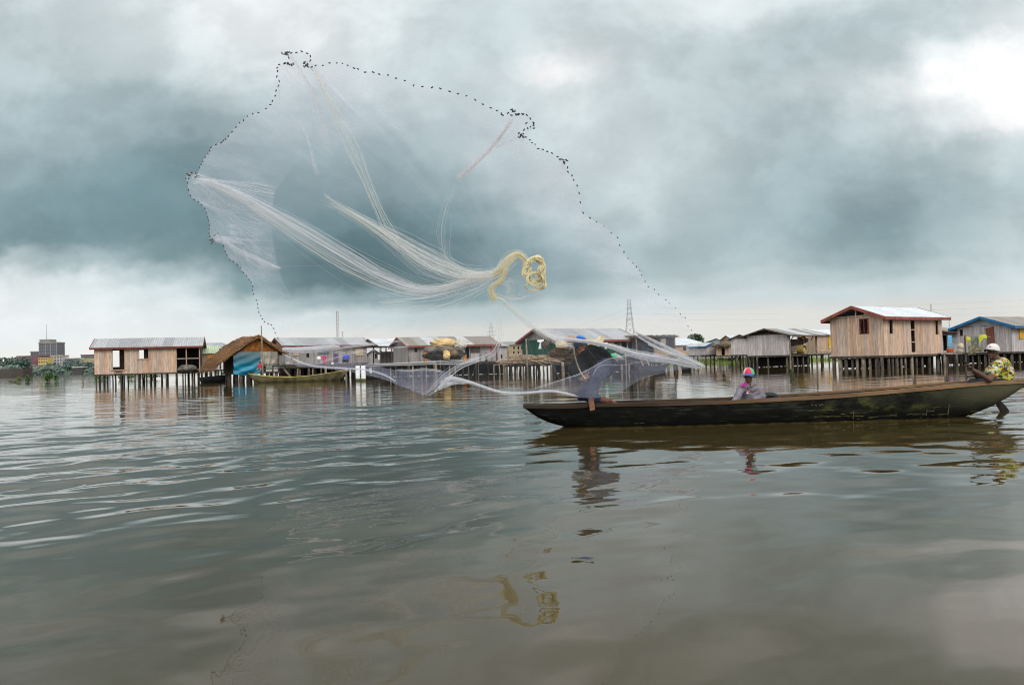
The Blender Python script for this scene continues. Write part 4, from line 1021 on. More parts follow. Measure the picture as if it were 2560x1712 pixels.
def tree(px, py_top, py_base, Y, wpx, label, mat, n=700, group=None, name='broadleaf_tree', z0=None):
    a = at(px, py_base, Y); top = at(px, py_top, Y); hgt = top.z-a.z; w = wpx/2*Y/F_
    o = thing(name, label, 'tree', (a.x, a.y, a.z), group=group); rnd = random.Random(int(px*7+Y)); mb = MB()
    mb.tube([(0, 0, -.3), (.02*hgt, 0, hgt*.35), (0, 0, hgt*.7)], [hgt*.035, hgt*.028, hgt*.012], 7)
    for i in range(5):
        an = rnd.uniform(0, 6.28); mb.tube([(0, 0, hgt*rnd.uniform(.3, .5)), (math.cos(an)*w*.6, math.sin(an)*w*.6, hgt*rnd.uniform(.6, .8))], [hgt*.015, hgt*.005], 5)
    mb.build('trunk', bark, o, True)
    mb = MB(); crown(mb, V((0, 0, hgt*.6)), w, w*.8, hgt*.42, n, max(.09*hgt, .03), rnd, 9); mb.build('crown', mat, o); return o
for i, (px, pt, wd, Y) in enumerate([(-30, 884, 70, 760), (18, 890, 62, 765), (60, 893, 40, 770), (150, 911, 50, 700), (176, 899, 34, 765), (196, 900, 38, 770), (228, 903, 40, 762), (262, 906, 42, 755), (30, 905, 46, 690), (100, 912, 52, 680), (128, 908, 44, 690), (182, 906, 52, 684), (214, 905, 46, 688), (250, 906, 50, 690)]):
    nm = ['leftmost hazy tree on the far shore, cut by the picture edge', 'tall hazy tree on the far shore left of the maroon hall', 'round hazy tree behind the maroon hall', 'tree between the yellow block and the pale houses', 'hazy tree just right of the tower block', 'hazy tree right of the pale far houses', 'far tree seen against the left edge of the plank house', 'far tree hidden mostly behind the plank house', 'low tree under the left end of the maroon hall', 'low tree below the right end of the maroon hall', 'low tree below the tower block', 'low wide tree on the shore below the pale far houses', 'low tree on the shore left of the plank house', 'far low tree seen through the plank house door']
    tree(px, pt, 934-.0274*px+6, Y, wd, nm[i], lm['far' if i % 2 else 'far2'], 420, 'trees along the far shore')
def shrub_belt():
    mb = MB(); rnd = random.Random(77)
    for i in range(2600):
        px = rnd.uniform(-160, 420); Y = rnd.uniform(640, 660); b = at(px, 930-.0274*(px-240)+2.5, Y); hh = rnd.uniform(0, 7.5)*(.6+.4*math.sin(px*.06)+.3*math.sin(px*.021))
        p = V((b.x, Y, max(.2, hh))); a = V((rnd.gauss(0, 1), rnd.gauss(0, .5), rnd.gauss(0, .5))).normalized(); c = a.orthogonal().normalized(); k = rnd.uniform(.8, 1.9)
        mb.quad(p-a*k, p+c*k*.6, p+a*k, p-c*k*.6)
    o = mb.build('shore_scrub', lm['far']); tag(o, 'continuous low green scrub lining the far shore at the left', 'scrub', kind='stuff')
shrub_belt()
mb = MB(); S = 40
def land(u, v):
    x = -1200+1900*u; y = 655+700*v; return V((x, y, -.4+2.2*min(1, v*9)+7*v+.5*mnoise.noise(V((x*.02, y*.02, 0)))))
mb.grid(land, S, 20); o = mb.build('far_shore', flat('far_shore_earth', (.11, .12, .085), .95, .4, .02)); o['kind'] = 'structure'
def bank(u, v):
    x = 14+26*u+8*v*(u-.3); y = 95+60*v; e = min(1, u*7, (1-u)*7+.2); return V((x, y, -.25+.55*min(1, v*9)*e + .25*mnoise.noise(V((x*.3, y*.3, 2)))*min(1, v*9)))
mb = MB(); mb.grid(bank, 40, 30); o = mb.build('mud_bank', flat('bank_mud', (.10, .09, .05), .95, .4, .5)); o['kind'] = 'structure'
mb = MB(); rnd = random.Random(5)
for i in range(4200):
    u, v = rnd.random(), rnd.random()**2*.22+.01; p = bank(u, v); p.z = max(p.z, 0.0)-.05
    if rnd.random() < .35*(1+math.sin(p.x*1.3)): continue
    hh = rnd.uniform(.15, .55); d = V((rnd.uniform(-.25, .25), rnd.uniform(-.2, .2), hh)); s = V((.05, 0, 0))
    mb.tri(p-s, p+s, p+d)
o = mb.build('bank_grass', lm['grass']); tag(o, 'bright green grass and weeds growing along the right bank', 'grass', kind='stuff')
tree(1744, 836, 872, 118, 46, 'lone dark green tree rising behind the white-roofed tan house', lm['tree'], 900)
def bush(px, py_base, wpx, hpx, label, mat, n, group='green tufts in the shallows', sz=.09):
    p = G(px, py_base); Y = min(p.y, 95); p = G(px, py_base) if p.y <= 95 else V((XY(px, 95).x, 95, 0))
    w = wpx/2*Y/F_; hgt = hpx*Y/F_; o = thing('mangrove_tuft', label, 'shrub', tuple(p), group=group); rnd = random.Random(int(px)); mb = MB()
    for i in range(6): mb.tube([(rnd.uniform(-.4, .4)*w, 0, -.3), (rnd.uniform(-.6, .6)*w, 0, hgt*.7)], [.03, .015], 5)
    mb.build('stem', bark, o)
    mb = MB(); crown(mb, V((0, 0, hgt*.5)), w, w*.7, hgt*.5, n, sz*hgt+.05, rnd, 6); mb.build('foliage', mat, o)
bush(31, 952, 18, 8, 'low yellowish tuft, leftmost of those standing in the open water', lm['bush2'], 120)
bush(48, 951, 13, 15, 'second tuft from the left in the open water, yellow-green', lm['bush2'], 140)
bush(69, 952, 15, 18, 'upright tuft between the yellow-green one and the big dark bush', lm['bush'], 200)
bush(121, 950, 22, 24, 'biggest darkest bush standing in the open water at the left', lm['bush'], 420)
bush(141, 949, 14, 18, 'small dark tuft touching the biggest bush on its right', lm['bush'], 200)
bush(252, 948, 32, 14, 'green tuft seen between the piles at the left end of the plank house', lm['bush2'], 160)
bush(327, 946, 16, 14, 'green tuft seen between the piles under the plank house door', lm['bush2'], 140)
bush(381, 945, 34, 14, 'wide green tuft seen between the piles in the middle of the plank house', lm['bush2'], 200)
bush(300, 946, 10, 10, 'tiny green tuft between the piles left of the house steps', lm['bush2'], 90)
# ------------------------------------------------------------------ far buildings
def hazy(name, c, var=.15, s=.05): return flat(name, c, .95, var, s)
def block(name, label, cat, px0, px1, py0, py1, Y, mat, wins=None, wm=None, roofm=None, depth=14, parapet=None, extra=None):
    a, b = XY(px0, Y), XY(px1, Y); zt, zb = at((px0+px1)/2, py0, Y).z, at((px0+px1)/2, py1, Y).z
    o = thing(name, label, cat, (a.x, Y, max(0, zb))); w = b.x-a.x; hh = zt-max(0, zb)
    mb = MB(); mb.box(0, 0, -3, w, depth, hh); mb.build('wall', mat, o)
    if roofm: mb = MB(); mb.box(-.5, -.5, hh+.002, w+.5, depth+.5, hh+.9); mb.build('roof', roofm, o)
    if wins:
        nx, nz = wins; mx, mz = w/nx, hh/nz
        for i in range(nx):
            for j in range(nz):
                mb = MB(); mb.box(mx*(i+.22), -.12, mz*(j+.3), mx*(i+.78), .1, mz*(j+.8)); mb.build('window', wm, o)
    if extra: extra(o, w, hh, depth)
    return o
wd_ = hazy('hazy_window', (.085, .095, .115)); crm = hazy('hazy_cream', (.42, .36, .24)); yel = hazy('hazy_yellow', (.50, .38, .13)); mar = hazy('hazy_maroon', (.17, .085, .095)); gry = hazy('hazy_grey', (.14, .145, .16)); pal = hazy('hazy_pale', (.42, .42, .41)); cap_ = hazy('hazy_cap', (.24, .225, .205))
def tower_top(o, w, hh, d):
    mb = MB(); mb.box(-.4, -.4, hh+.003, w+.4, d+.4, hh+1.2); mb.build('parapet', cap_, o)
    mb = MB(); mb.box(.2, 1, hh+1.2, w*.56, d-1, hh+4.6); mb.build('rooftop_house', cap_, o)
    mb = MB(); mb.tube([(w*.3, 5, hh+4.6), (w*.3, 5, hh+22)], [.25, .1], 5); mb.build('mast', gry, o)
    for x in (0, w*.36, w*.64, w-.8):
        mb = MB(); mb.box(x, -.35, 0, x+.8, -.02, hh-.01); mb.build('rib', cap_, o)
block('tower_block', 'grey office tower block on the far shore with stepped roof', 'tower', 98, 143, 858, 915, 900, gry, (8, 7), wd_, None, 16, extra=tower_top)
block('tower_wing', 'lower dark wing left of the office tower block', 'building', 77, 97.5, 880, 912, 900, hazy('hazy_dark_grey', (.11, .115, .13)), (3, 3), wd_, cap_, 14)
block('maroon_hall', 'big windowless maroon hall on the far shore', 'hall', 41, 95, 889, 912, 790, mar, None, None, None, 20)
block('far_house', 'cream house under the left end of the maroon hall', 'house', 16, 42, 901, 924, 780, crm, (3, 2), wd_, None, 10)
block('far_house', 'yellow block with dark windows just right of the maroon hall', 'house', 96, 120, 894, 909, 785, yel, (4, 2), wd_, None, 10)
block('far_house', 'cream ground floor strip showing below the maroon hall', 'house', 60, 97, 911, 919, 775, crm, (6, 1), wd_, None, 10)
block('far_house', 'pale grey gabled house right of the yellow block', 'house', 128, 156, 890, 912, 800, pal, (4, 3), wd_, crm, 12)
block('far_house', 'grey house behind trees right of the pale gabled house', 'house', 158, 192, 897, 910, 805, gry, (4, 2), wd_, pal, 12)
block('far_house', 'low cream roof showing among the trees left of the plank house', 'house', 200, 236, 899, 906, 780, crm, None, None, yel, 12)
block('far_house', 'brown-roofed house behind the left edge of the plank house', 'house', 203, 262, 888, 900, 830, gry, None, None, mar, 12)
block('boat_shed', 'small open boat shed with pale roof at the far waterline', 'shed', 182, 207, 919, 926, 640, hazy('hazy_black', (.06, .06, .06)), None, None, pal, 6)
block('breakwater', 'long dark brownish wall along the far shore at the left edge', 'wall', -260, 58, 925, 941, 300, hazy('dark_mole', (.075, .065, .055), .4), None, None, None, 6)
# ------------------------------------------------------------------ pylons, masts, wires
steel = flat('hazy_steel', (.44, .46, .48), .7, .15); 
def pylon(px, pt, Y, wbase, label, arms, thick):
    a = XY(px, Y); zt = at(px, pt, Y).z; o = thing('power_pylon', label, 'pylon', (a.x, Y, 0)); mb = MB()
    def wd(z): t = z/zt; return wbase*(1-t)**1.6*.5 + wbase*.10
    N = 11; zs = [zt*(1-(1-i/N)**1.25) for i in range(N+1)]
    cs = [[V((sx*wd(z), sy*wd(z), z)) for sx, sy in ((-1,-1),(1,-1),(1,1),(-1,1))] for z in zs]
    for k in range(4): mb.tube([c[k] for c in cs], thick, 4)
    for i in range(N):
        for k in range(4):
            k2 = (k+1) % 4; mb.tube([cs[i][k], cs[i+1][k2]], thick*.6, 3, False); mb.tube([cs[i][k2], cs[i+1][k]], thick*.6, 3, False)
    mb.build('lattice', steel, o)
    tips = []
    for pa, hw in arms:
        z = at(px, pa, Y).z; mb = MB(); w = hw*Y/F_
        for s in (-1, 1):
            mb.tube([(0, 0, z+thick*6), (s*w, 0, z)], thick*.8, 4); mb.tube([(0, 0, z-thick*3), (s*w, 0, z)], thick*.8, 4); tips.append(V((a.x+s*w, Y, z)))
        mb.build('cross_arm', steel, o)
    return o, tips
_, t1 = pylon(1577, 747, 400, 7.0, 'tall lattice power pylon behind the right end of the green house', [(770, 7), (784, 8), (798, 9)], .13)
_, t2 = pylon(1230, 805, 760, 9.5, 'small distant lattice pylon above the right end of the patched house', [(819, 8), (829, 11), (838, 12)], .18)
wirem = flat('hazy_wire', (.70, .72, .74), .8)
for i, p in enumerate(t1):
    q = t2[i]; ln = ['upper left', 'upper right', 'middle left', 'middle right', 'lower left', 'lower right'][i]
    o = thing('power_line', '%s wire strung over the village and carried by both pylons' % ln, 'wire', tuple(p), group='power lines')
    e = V((p.x+330, p.y-40, p.z+4))
    pts = [q.lerp(p, k/14)-V((0, 0, 9*4*(k/14)*(1-k/14))) for k in range(15)] + [p.lerp(e, k/14)-V((0, 0, 5*4*(k/14)*(1-k/14))) for k in range(1, 15)]
    mb = MB(); mb.tube(pts, .035, 3, False); mb.build('wire_strand', wirem, o, world=True)
def mast(px, pt, Y, w, label, mat_, lattice=True):
    a = XY(px, Y); zt = at(px, pt, Y).z; o = thing('radio_mast', label, 'mast', (a.x, Y, 0)); mb = MB()
    if lattice:
        n = 16; cs = [[V((w*math.cos(2.094*k+.5), w*math.sin(2.094*k+.5), zt*i/n)) for k in range(3)] for i in range(n+1)]
        for k in range(3): mb.tube([c[k] for c in cs], .035, 4)
        for i in range(n):
            for k in range(3): mb.tube([cs[i][k], cs[i+1][(k+1) % 3]], .022, 3, False)
    else: mb.tube([(0, 0, 0), (0, 0, zt)], [w, w*.8], 6)
    mb.build('mast_frame', mat_, o)
rw = flat('faded_red_steel', (.24, .17, .16), .7, .3, .3)
mast(846, 777, 200, .33, 'reddish lattice radio mast behind the long grey house', rw)
mast(858, 827, 200, .22, 'short plain mast just right of the reddish lattice mast', steel, False)
mast(2332, 760, 160, .16, 'thin grey mast above the right end of the pinkish house roof', steel, False)
mast(2376, 793, 160, .12, 'faint thin pole between the pinkish and the blue-edged house', steel, False)
mast(894, 842, 90, .05, 'thin antenna pole over the right end of the long grey house', steel, False)
# ------------------------------------------------------------------ the long canoe
YB = 11.85                                   # its centre line
def bz(px, py, Y): return P(px, py, Y).z
SHEER = [(1300, 1010), (1340, 1010), (1400, 1010), (1500, 1008), (1680, 1004), (1850, 998), (2000, 990), (2100, 984), (2200, 976), (2300, 968), (2400, 959), (2480, 953), (2560, 947), (2600, 944)]
XA, XB = P(1308, 1010, YB).x, P(2590, 946, YB).x
sh_pts = [P(a, b+3, YB-.35 if 1400 < a < 2500 else YB) for a, b in SHEER]
def lerpz(pts, x):
    for a, b in zip(pts[:-1], pts[1:]):
        if x <= b.x: t = max(0, (x-a.x)/(b.x-a.x)); return a.z+(b.z-a.z)*t
    return pts[-1].z
KEEL = [(1300, .34), (1318, .26), (1340, .16), (1370, .07), (1410, .0), (1450, -.05), (1520, -.1), (1800, -.13), (2200, -.12), (2360, -.06), (2420, .02), (2470, .13), (2510, .25), (2545, .38), (2600, .47)]
kp = [V((P(a, 1000, YB).x, 0, b)) for a, b in KEEL]
def beam_at(u): return .42*(math.sin(math.pi*min(1, max(0, .03+u*.95)))**.55)*(1 if u < .5 else 1.0)
def boat_sec(u, v, inner=0):
    x = XA + (XB-XA)*u; top, low = lerpz(sh_pts, x), lerpz(kp, x)
    low = min(low, top-.02)
    w = beam_at(u) - (.035 if inner else 0); w = max(w, .012)
    low += .04 if inner else 0
    a = math.pi*v; c, s = math.cos(a), math.sin(a)
    return V((x, YB - w*math.copysign(abs(c)**.62, c), top - (top-low)*s**.75))
bo = thing('fishing_canoe', 'long mossy black dugout canoe with three people aboard, nearest boat', 'canoe', ((XA+XB)/2, YB, 0))
def hull_mat():
    m, t, b, tc = base_mat('mossy_black_hull', .75, .12)
    sx = t.n('ShaderNodeSeparateXYZ'); t.l(tc, sx.inputs[0]); x, y, z = sx.outputs
    f1 = t.noise(tc, 1.6, 6, .65, (1, 1, 2.2)); f2 = t.noise(tc, 6, 5, .6, (.6, 1, 3)); f3 = t.noise(tc, 14, 4, .6, (.3, 1, 2.5)); f4 = t.noise(tc, 3.1, 5, .65, (1, 1, 2))
    c = t.ramp(f2, [(.3, (.0012, .0015, .001)), (.55, (.0035, .004, .0028)), (.80, (.016, .016, .010))])
    # olive grey toward the stern, green moss patches along the upper strake
    stern = t.mrange(x, 1.6, 3.4)
    c = t.mix(t.math('MULTIPLY', stern, t.mrange(z, .05, .42, .1, .95)), c, t.mix(f4, (.03, .03, .018), (.14, .13, .075)))
    moss = t.math('MULTIPLY', t.mrange(f1, .53, .66), t.math('MULTIPLY', t.mrange(x, -.6, 1.2), t.mrange(z, .08, .22)))
    olive = t.math('MULTIPLY', t.mrange(f4, .42, .62), t.math('MULTIPLY', t.mrange(x, -2.5, .5), t.mrange(z, .12, .36)))
    c = t.mix(t.math('MULTIPLY', olive, .6), c, (.040, .042, .022))
    c = t.mix(t.math('MULTIPLY', moss, .6), c, (.085, .092, .016))
    weed = t.math('MULTIPLY', t.mrange(f3, .60, .67), t.math('MULTIPLY', t.mrange(x, -.2, 1.0), t.mrange(z, .2, .06)))
    c = t.mix(weed, c, (.24, .21, .10))
    wet = t.mrange(z, .13, .02)
    c = t.mix(t.math('MULTIPLY', wet, .6), c, (.004, .004, .003))
    scr = t.math('MULTIPLY', t.mrange(t.noise(tc, 20, 3, .5, (.12, 1, 3)), .64, .68), .35)
    c = t.mix(scr, c, (.07, .07, .062))
    t.l(c, b.inputs['Base Color']); t.l(t.bump(f2, .5, .012), b.inputs['Normal']); return m
def rim_mat():
    m, t, b, tc = base_mat('worn_brown_gunwale', .75, .25)
    sx = t.n('ShaderNodeSeparateXYZ'); t.l(tc, sx.inputs[0])
    f = t.noise(tc, 3, 6, .65, (.5, 2, 4)); k = t.mrange(sx.outputs[0], -3, 3)
    c = t.mix(k, t.ramp(f, [(.3, (.016, .010, .006)), (.7, (.048, .030, .016))]), t.ramp(f, [(.3, (.10, .056, .028)), (.7, (.26, .155, .08))]))
    t.l(c, b.inputs['Base Color']); t.l(t.bump(f, .4, .01), b.inputs['Normal']); return m
rimm = rim_mat(); inn = flat('wet_inner_wood', (.055, .042, .03), .8, .5, 3)
mb = MB(); mb.grid(lambda u, v: boat_sec(u, v), 110, 22)
mb.build('hull', hull_mat(), bo, True, world=True)
mb = MB(); mb.grid(lambda u, v: boat_sec(u, v, 1), 90, 16); mb.build('inner_planking', inn, bo, True, world=True)
for s in (0, 1):
    mb = MB(); n = 90; sg = -1 if s == 0 else 1
    for i in range(n):
        vs = []
        for u in (i/n, (i+1)/n):
            p = boat_sec(u, s); y = p.y; w = .055; j = .006*mnoise.noise(V((u*60, s, 0))) + .005*mnoise.noise(V((u*190, s, 5)))
            o0, o1 = y+sg*.018, y-sg*w
            vs += [V((p.x, o0, p.z-.038)), V((p.x, o0, p.z+.014+j)), V((p.x, o1, p.z+.014+j)), V((p.x, o1, p.z-.02))]
        mb.add(vs, [(0,1,5,4),(1,2,6,5),(2,3,7,6),(3,0,4,7)] + ([(3,2,1,0)] if i == 0 else []) + ([(4,5,6,7)] if i == n-1 else []))
    recalc(mb.build('gunwale', rimm, bo, world=True))
def bx(px): return P(px, 1000, YB).x
def thwart(px, dz, w, name='thwart'):
    x = bx(px); u = (x-XA)/(XB-XA); b = beam_at(u)-.05; z = lerpz(sh_pts, x)-dz
    mb = MB(); mb.box(x-w/2, YB-b, z-.03, x+w/2, YB+b, z); mb.build(name, M['wood_dark'], bo, world=True); return z
thwart(1640, .12, .16); thwart(2140, .14, .16); zseat_s = thwart(2490, .18, .2, 'stern_seat'); zboy = thwart(1876, .26, .2)
x0, x1 = bx(1395), bx(1600); zdk = .30
mb = MB()
for i in range(5):
    xa = x0+(x1-x0)*i/5; b = min(beam_at((xa-XA)/(XB-XA)), beam_at((xa+.25-XA)/(XB-XA)))-.05
    mb.box(xa, YB-b, zdk-.03, xa+(x1-x0)/5-.015, YB+b, zdk)
mb.build('bow_deck', M['wood_dark'], bo, world=True)
# trailing weed and pegs on the hull
def hull_pt(px, py, out=.006):
    x = bx(px); u = (x-XA)/(XB-XA); best = None
    for i in range(60):
        v = .5*i/59; p = boat_sec(u, v); e = abs(P_y(p)-py)
        if best is None or e < best[0]: best = (e, p)
    return best[1] + V((0, -out, 0))
def P_y(p):
    d = CR.transposed() @ (p - V((0, 0, CAMZ))); return H_/2 - F_*d.y/-d.z
weedm = flat('dried_weed', (.085, .075, .035), .9, .5, 9); rw2 = random.Random(18)
for px0, px1, py_, th in ((1998, 2030, 1012, 3), (1992, 2066, 1026, 3), (1575, 1600, 1058, 2), (2010, 2130, 1041, 4), (2098, 2124, 1032, 5), (2190, 2215, 1038, 5), (2238, 2290, 1036, 4), (2330, 2385, 1036, 3)):
    mb = MB(); n = 14; prev = None
    for i in range(n+1):
        px = px0+(px1-px0)*i/n; yy = py_+rw2.uniform(-1.8, 1.8)-(px-px0)*.02; t_ = th*rw2.uniform(.1, .9)
        a, b = hull_pt(px, yy-t_/2), hull_pt(px, yy+t_/2)
        if prev: mb.quad(prev[0], a, b, prev[1])
        prev = (a, b)
    mb.build('weed_strand', weedm, bo, world=True)
for px, y0, y1 in ((2344, 1010, 1036), (2288, 1022, 1038), (2105, 1026, 1046)):
    mb = MB(); mb.tube([hull_pt(px, y0, .012), hull_pt(px, y1, .012)], [.006, .009], 5); mb.build('peg', weedm, bo, world=True)
for px in (1402, 1624, 1686, 1690): 
    mb = MB(); mb.ell(hull_pt(px, 1016-(px-1402)*.002, .004), .012, nu=8, nv=6); mb.build('rivet', cw, bo)
    mb_o = bo.children[-1]; mb_o.location = -bo.location
wd = flat('dried_weed', (.26, .23, .11), .9, .4, 9); rnd = random.Random(8)
tr = thing('water_hose', 'black rubber tyre lying in the canoe behind the boy', 'tyre', (bx(1929), YB+.05, 0.22))
tr.name = 'rubber_tyre'
mb = MB(); R0 = .13
mb.tube([V((math.cos(a)*R0, math.sin(a)*R0*.6, .0+.17*0+math.sin(a)*.08)) for a in [2*math.pi*i/28 for i in range(29)]], .05, 10, False); o = mb.build('tyre_ring', flat('black_rubber', (.012, .012, .014), .5, .2), tr, True); o.location = (0, 0, .075)

# ------------------------------------------------------------------ people
skin = flat('dark_brown_skin', (.075, .036, .02), .55, .2, 6, spec=.4); skin2 = flat('brown_skin', (.17, .075, .045), .6, .2, 6); eyew = flat('eye_white', (.6, .56, .5), .3, .05); lipm = flat('lip_skin', (.16, .06, .05), .5, .1); hairm = flat('black_hair', (.008, .007, .006), .95, .3, 30)
def basis(f, up=(0, 0, 1)):
    f = V(f).normalized(); s = V(up).cross(f)
    if s.length < .1: s = V((1, 0, 0))
    s.normalize(); u = f.cross(s); return f, s, u           # forward, left, up
def head_into(mb, c, f, up=(0, 0, 1), k=1.0):
    c = V(c); f, s, u = basis(f, up); Rm = Matrix((s, f, u)).transposed()
    q = lambda a, b, d: c + s*a*k + f*b*k + u*d*k
    mb.ell(q(0, -.012, .025), (.072*k, .092*k, .085*k), Rm, 16, 12)
    mb.ell(q(0, .022, -.035), (.056*k, .066*k, .072*k), Rm, 14, 10)
    mb.ell(q(0, .066, -.085), (.026*k, .022*k, .02*k), Rm, 10, 8)          # chin
    mb.ell(q(0, .094, -.028), (.017*k, .018*k, .016*k), Rm, 8, 6)          # nose tip
    mb.cap(q(0, .084, .015), q(0, .094, -.026), .009*k, .013*k, 8)
    mb.ell(q(0, .080, .025), (.05*k, .014*k, .011*k), Rm, 10, 6)           # brow
    mb.ell(q(0, .082, -.055), (.026*k, .016*k, .013*k), Rm, 10, 6)         # lips
    for a in (-1, 1):
        mb.ell(q(a*.073, -.005, -.01), (.012*k, .022*k, .032*k), Rm, 8, 6)   # ear
        mb.ell(q(a*.042, .06, -.02), (.02*k, .02*k, .018*k), Rm, 8, 6)      # cheekbone
    return q, Rm, s, f, u
def face_parts(root, q, Rm, k=1.0):
    for a in (-1, 1):
        mb = MB(); mb.ell(q(a*.031, .082, .004), (.0115*k, .008*k, .008*k), Rm, 10, 8); mb.build('eye', eyew, root, True, world=True)
        mb = MB(); mb.ell(q(a*.031, .0885, .004), (.0055*k, .004*k, .0055*k), Rm, 8, 6); mb.build('iris', hairm, root, True, world=True)
    mb = MB(); mb.ell(q(0, .092, -.056), (.023*k, .008*k, .009*k), Rm, 10, 6); mb.build('lips', lipm, root, True, world=True)
def hand_into(mb, w, d, nrm, side, curl=1.0, k=1.0, spread=.12):
    """wrist w, direction d to the knuckles, nrm = palm normal (fingers close towards it), side=+1/-1 which side the thumb leaves"""
    w = V(w); d = V(d).normalized(); nrm = (V(nrm)-d*V(nrm).dot(d)).normalized(); t = d.cross(nrm)*side
    for i, a in enumerate((-.030, -.010, .010, .030)):
        mb.cap(w+d*.012*k+t*a*.55*k, w+d*.088*k+t*a*k, .013*k, .0115*k, 8)
    Ls = (.058, .070, .076, .066)
    for i, a in enumerate((-.033, -.011, .011, .033)):
        L = Ls[i]*k; p = w+d*.088*k+t*a*k; ang = .25*curl; dr = d+t*(a*spread*10); dr.normalize(); r = .0095*k
        for j, fr in enumerate((.45, .32, .25)):
            ang = (.35+.75*j)*curl if j else .35*curl
            dd = (dr*math.cos(ang)+nrm*math.sin(ang)).normalized(); q2 = p+dd*L*fr; mb.cap(p, q2, r, r*.88, 8); p = q2; r *= .88
    p = w+d*.03*k+t*.03*k; q2 = p+(t*.75+d*.6+nrm*.25).normalized()*.04*k; mb.cap(p, q2, .0125*k, .011*k, 8)
    q3 = q2+(d*.75+t*.1+nrm*.55*curl).normalized()*.034*k; mb.cap(q2, q3, .0105*k, .009*k, 8)
def foot_into(mb, a, d, up=(0, 0, 1), k=1.0):
    a = V(a); d = V(d).normalized(); u = V(up); s = d.cross(u).normalized()
    mb.cap(a-d*.035*k, a+d*.10*k-u*.028*k, .034*k, .027*k, 10); mb.cap(a+s*.016*k, a+d*.12*k+s*.02*k-u*.03*k, .028*k, .02*k, 10); mb.cap(a-s*.016*k, a+d*.115*k-s*.022*k-u*.03*k, .027*k, .018*k, 10)
    for i, b in enumerate((-.034, -.018, -.003, .013, .031)):
        r = .0085 if i < 4 else .0115; L = (.028, .034, .038, .042, .046)[i]
        p = a+d*.125*k+s*b*k-u*.036*k; mb.cap(p, p+d*L*k-u*.006*k, r*k, r*.85*k, 7)
def wrinkle(amp, sc, seed):
    return lambda co: amp*(mnoise.noise(V((co.x*sc+seed, co.y*sc, co.z*sc*1.6))) + .6*mnoise.noise(V((co.x*sc*2.3, co.y*sc*2.3+seed, co.z*sc*3))))
def cap_hat(root, q, Rm, s, f, u, k, crown_mat, bill_mat, bill_len=.085, tilt=.15, z0=.028, R=None):
    """baseball cap: crown shell over the skull and a curved bill"""
    mb = MB(); r = (.083*k, .101*k, .092*k); c = q(0, -.010, z0)
    def shell(a, b):
        th = 2*math.pi*a; ph = math.pi*.5*(b**.9); rr = math.sin(ph) if b > 0 else 0
        return c + s*math.cos(th)*rr*r[0] + f*math.sin(th)*rr*r[1] + u*(math.cos(ph)*r[2] - .006)
    mb.grid(shell, 36, 10)
    mb.grid(lambda a, b: shell(a, 1) - u*.018*b*k + (shell(a, 1)-c).normalized()*.0015*b, 36, 2)
    crown = mb.build('cap_crown', crown_mat, root, True, world=True)
    mb = MB(); mb.ell(c+u*(r[2]-.004), .008*k, nu=8, nv=6); mb.build('cap_button', bill_mat, crown, True)
    bpy.data.objects[crown.children[0].name].location = -root.location
    mb = MB()
    def bill(a, b, dz=0):
        an = math.pi*(.18+.64*a); ed = c + s*math.cos(an)*r[0]*1.0 + f*math.sin(an)*r[1]*1.0 - u*.012*k
        out = f*bill_len*k*b*(math.sin(math.pi*a)**.55) + s*math.cos(an)*.012*k*b
        return ed + out - u*(tilt*bill_len*k*b + .018*k*abs(a-.5)*2*abs(a-.5)*2*(.4+b)) + u*dz
    mb.grid(lambda a, b: bill(a, b), 20, 6); mb.grid(lambda a, b: bill(a, b, -.004), 20, 6)
    mb.grid(lambda a, b: bill(a, 1, -.004*b), 20, 1)
    mb.build('cap_bill', bill_mat, root, True, world=True)

# --- the boy in the grey jacket
YC = 11.85
def pb(px, py, dy=0.0): return P(px, py, YC+dy)
boy = thing('person', 'boy in colourful cap and grey jacket seated amidships in the canoe', 'person', tuple(V((pb(1870, 980).x, YC, zboy))))
mb = MB(); hc = pb(1872, 939); fwd = V((-.45, -.9, .02)); q, Rm, s, f, u = head_into(mb, hc, fwd, k=.93)
hip = V((pb(1876, 980).x, YC+.02, zboy+.10)); chest = pb(1873, 978, .02); neck = pb(1872, 960, .01); 
mb.chain([(hip, .105), (chest, .11), (V((chest.x, chest.y, chest.z+.09)), .085), (neck+V((0, 0, -.02)), .05), (hc+V((0, .01, -.05)), .045)])
sl, sr = pb(1894, 972, .04), pb(1852, 971, -.06)
el, er = pb(1907, 992, -.06), pb(1843, 996, -.16)
wl_, wr = pb(1884, 1000, -.22), pb(1834, 1006, -.28)
mb.chain([(neck, .05), (sl, .05), (el, .038), (wl_, .027)]); mb.chain([(neck, .05), (sr, .05), (er, .038), (wr, .027)])
kl, kr = V((hip.x-.34, YC-.10, .25)), V((hip.x-.34, YC+.12, .25)); fl, fr_ = V((hip.x-.47, YC-.1, .04)), V((hip.x-.47, YC+.12, .04))
for hp, kn, ft in ((hip+V((0, -.07, -.02)), kl, fl), (hip+V((0, .07, -.02)), kr, fr_)):
    mb.chain([(hp, .075), (kn, .05), (ft+V((0, 0, .03)), .033)]); foot_into(mb, ft+V((0, 0, .02)), (-1, 0, 0), k=.85)
hand_into(mb, wl_, (-1, -.3, -.3), (0, -.2, -1), 1, .9, .85); hand_into(mb, wr, (-.6, -.6, -.4), (0, .2, -1), -1, .9, .85)
solid('body', mb, .0075, skin, boy, 2)
face_parts(boy, q, Rm, .93)
mb = MB(); mb.chain([(hip+V((0, 0, -.01)), .13), (chest+V((0, 0, -.03)), .12), (chest+V((0, 0, .03)), .105), (neck+V((0, .015, -.055)), .06)])
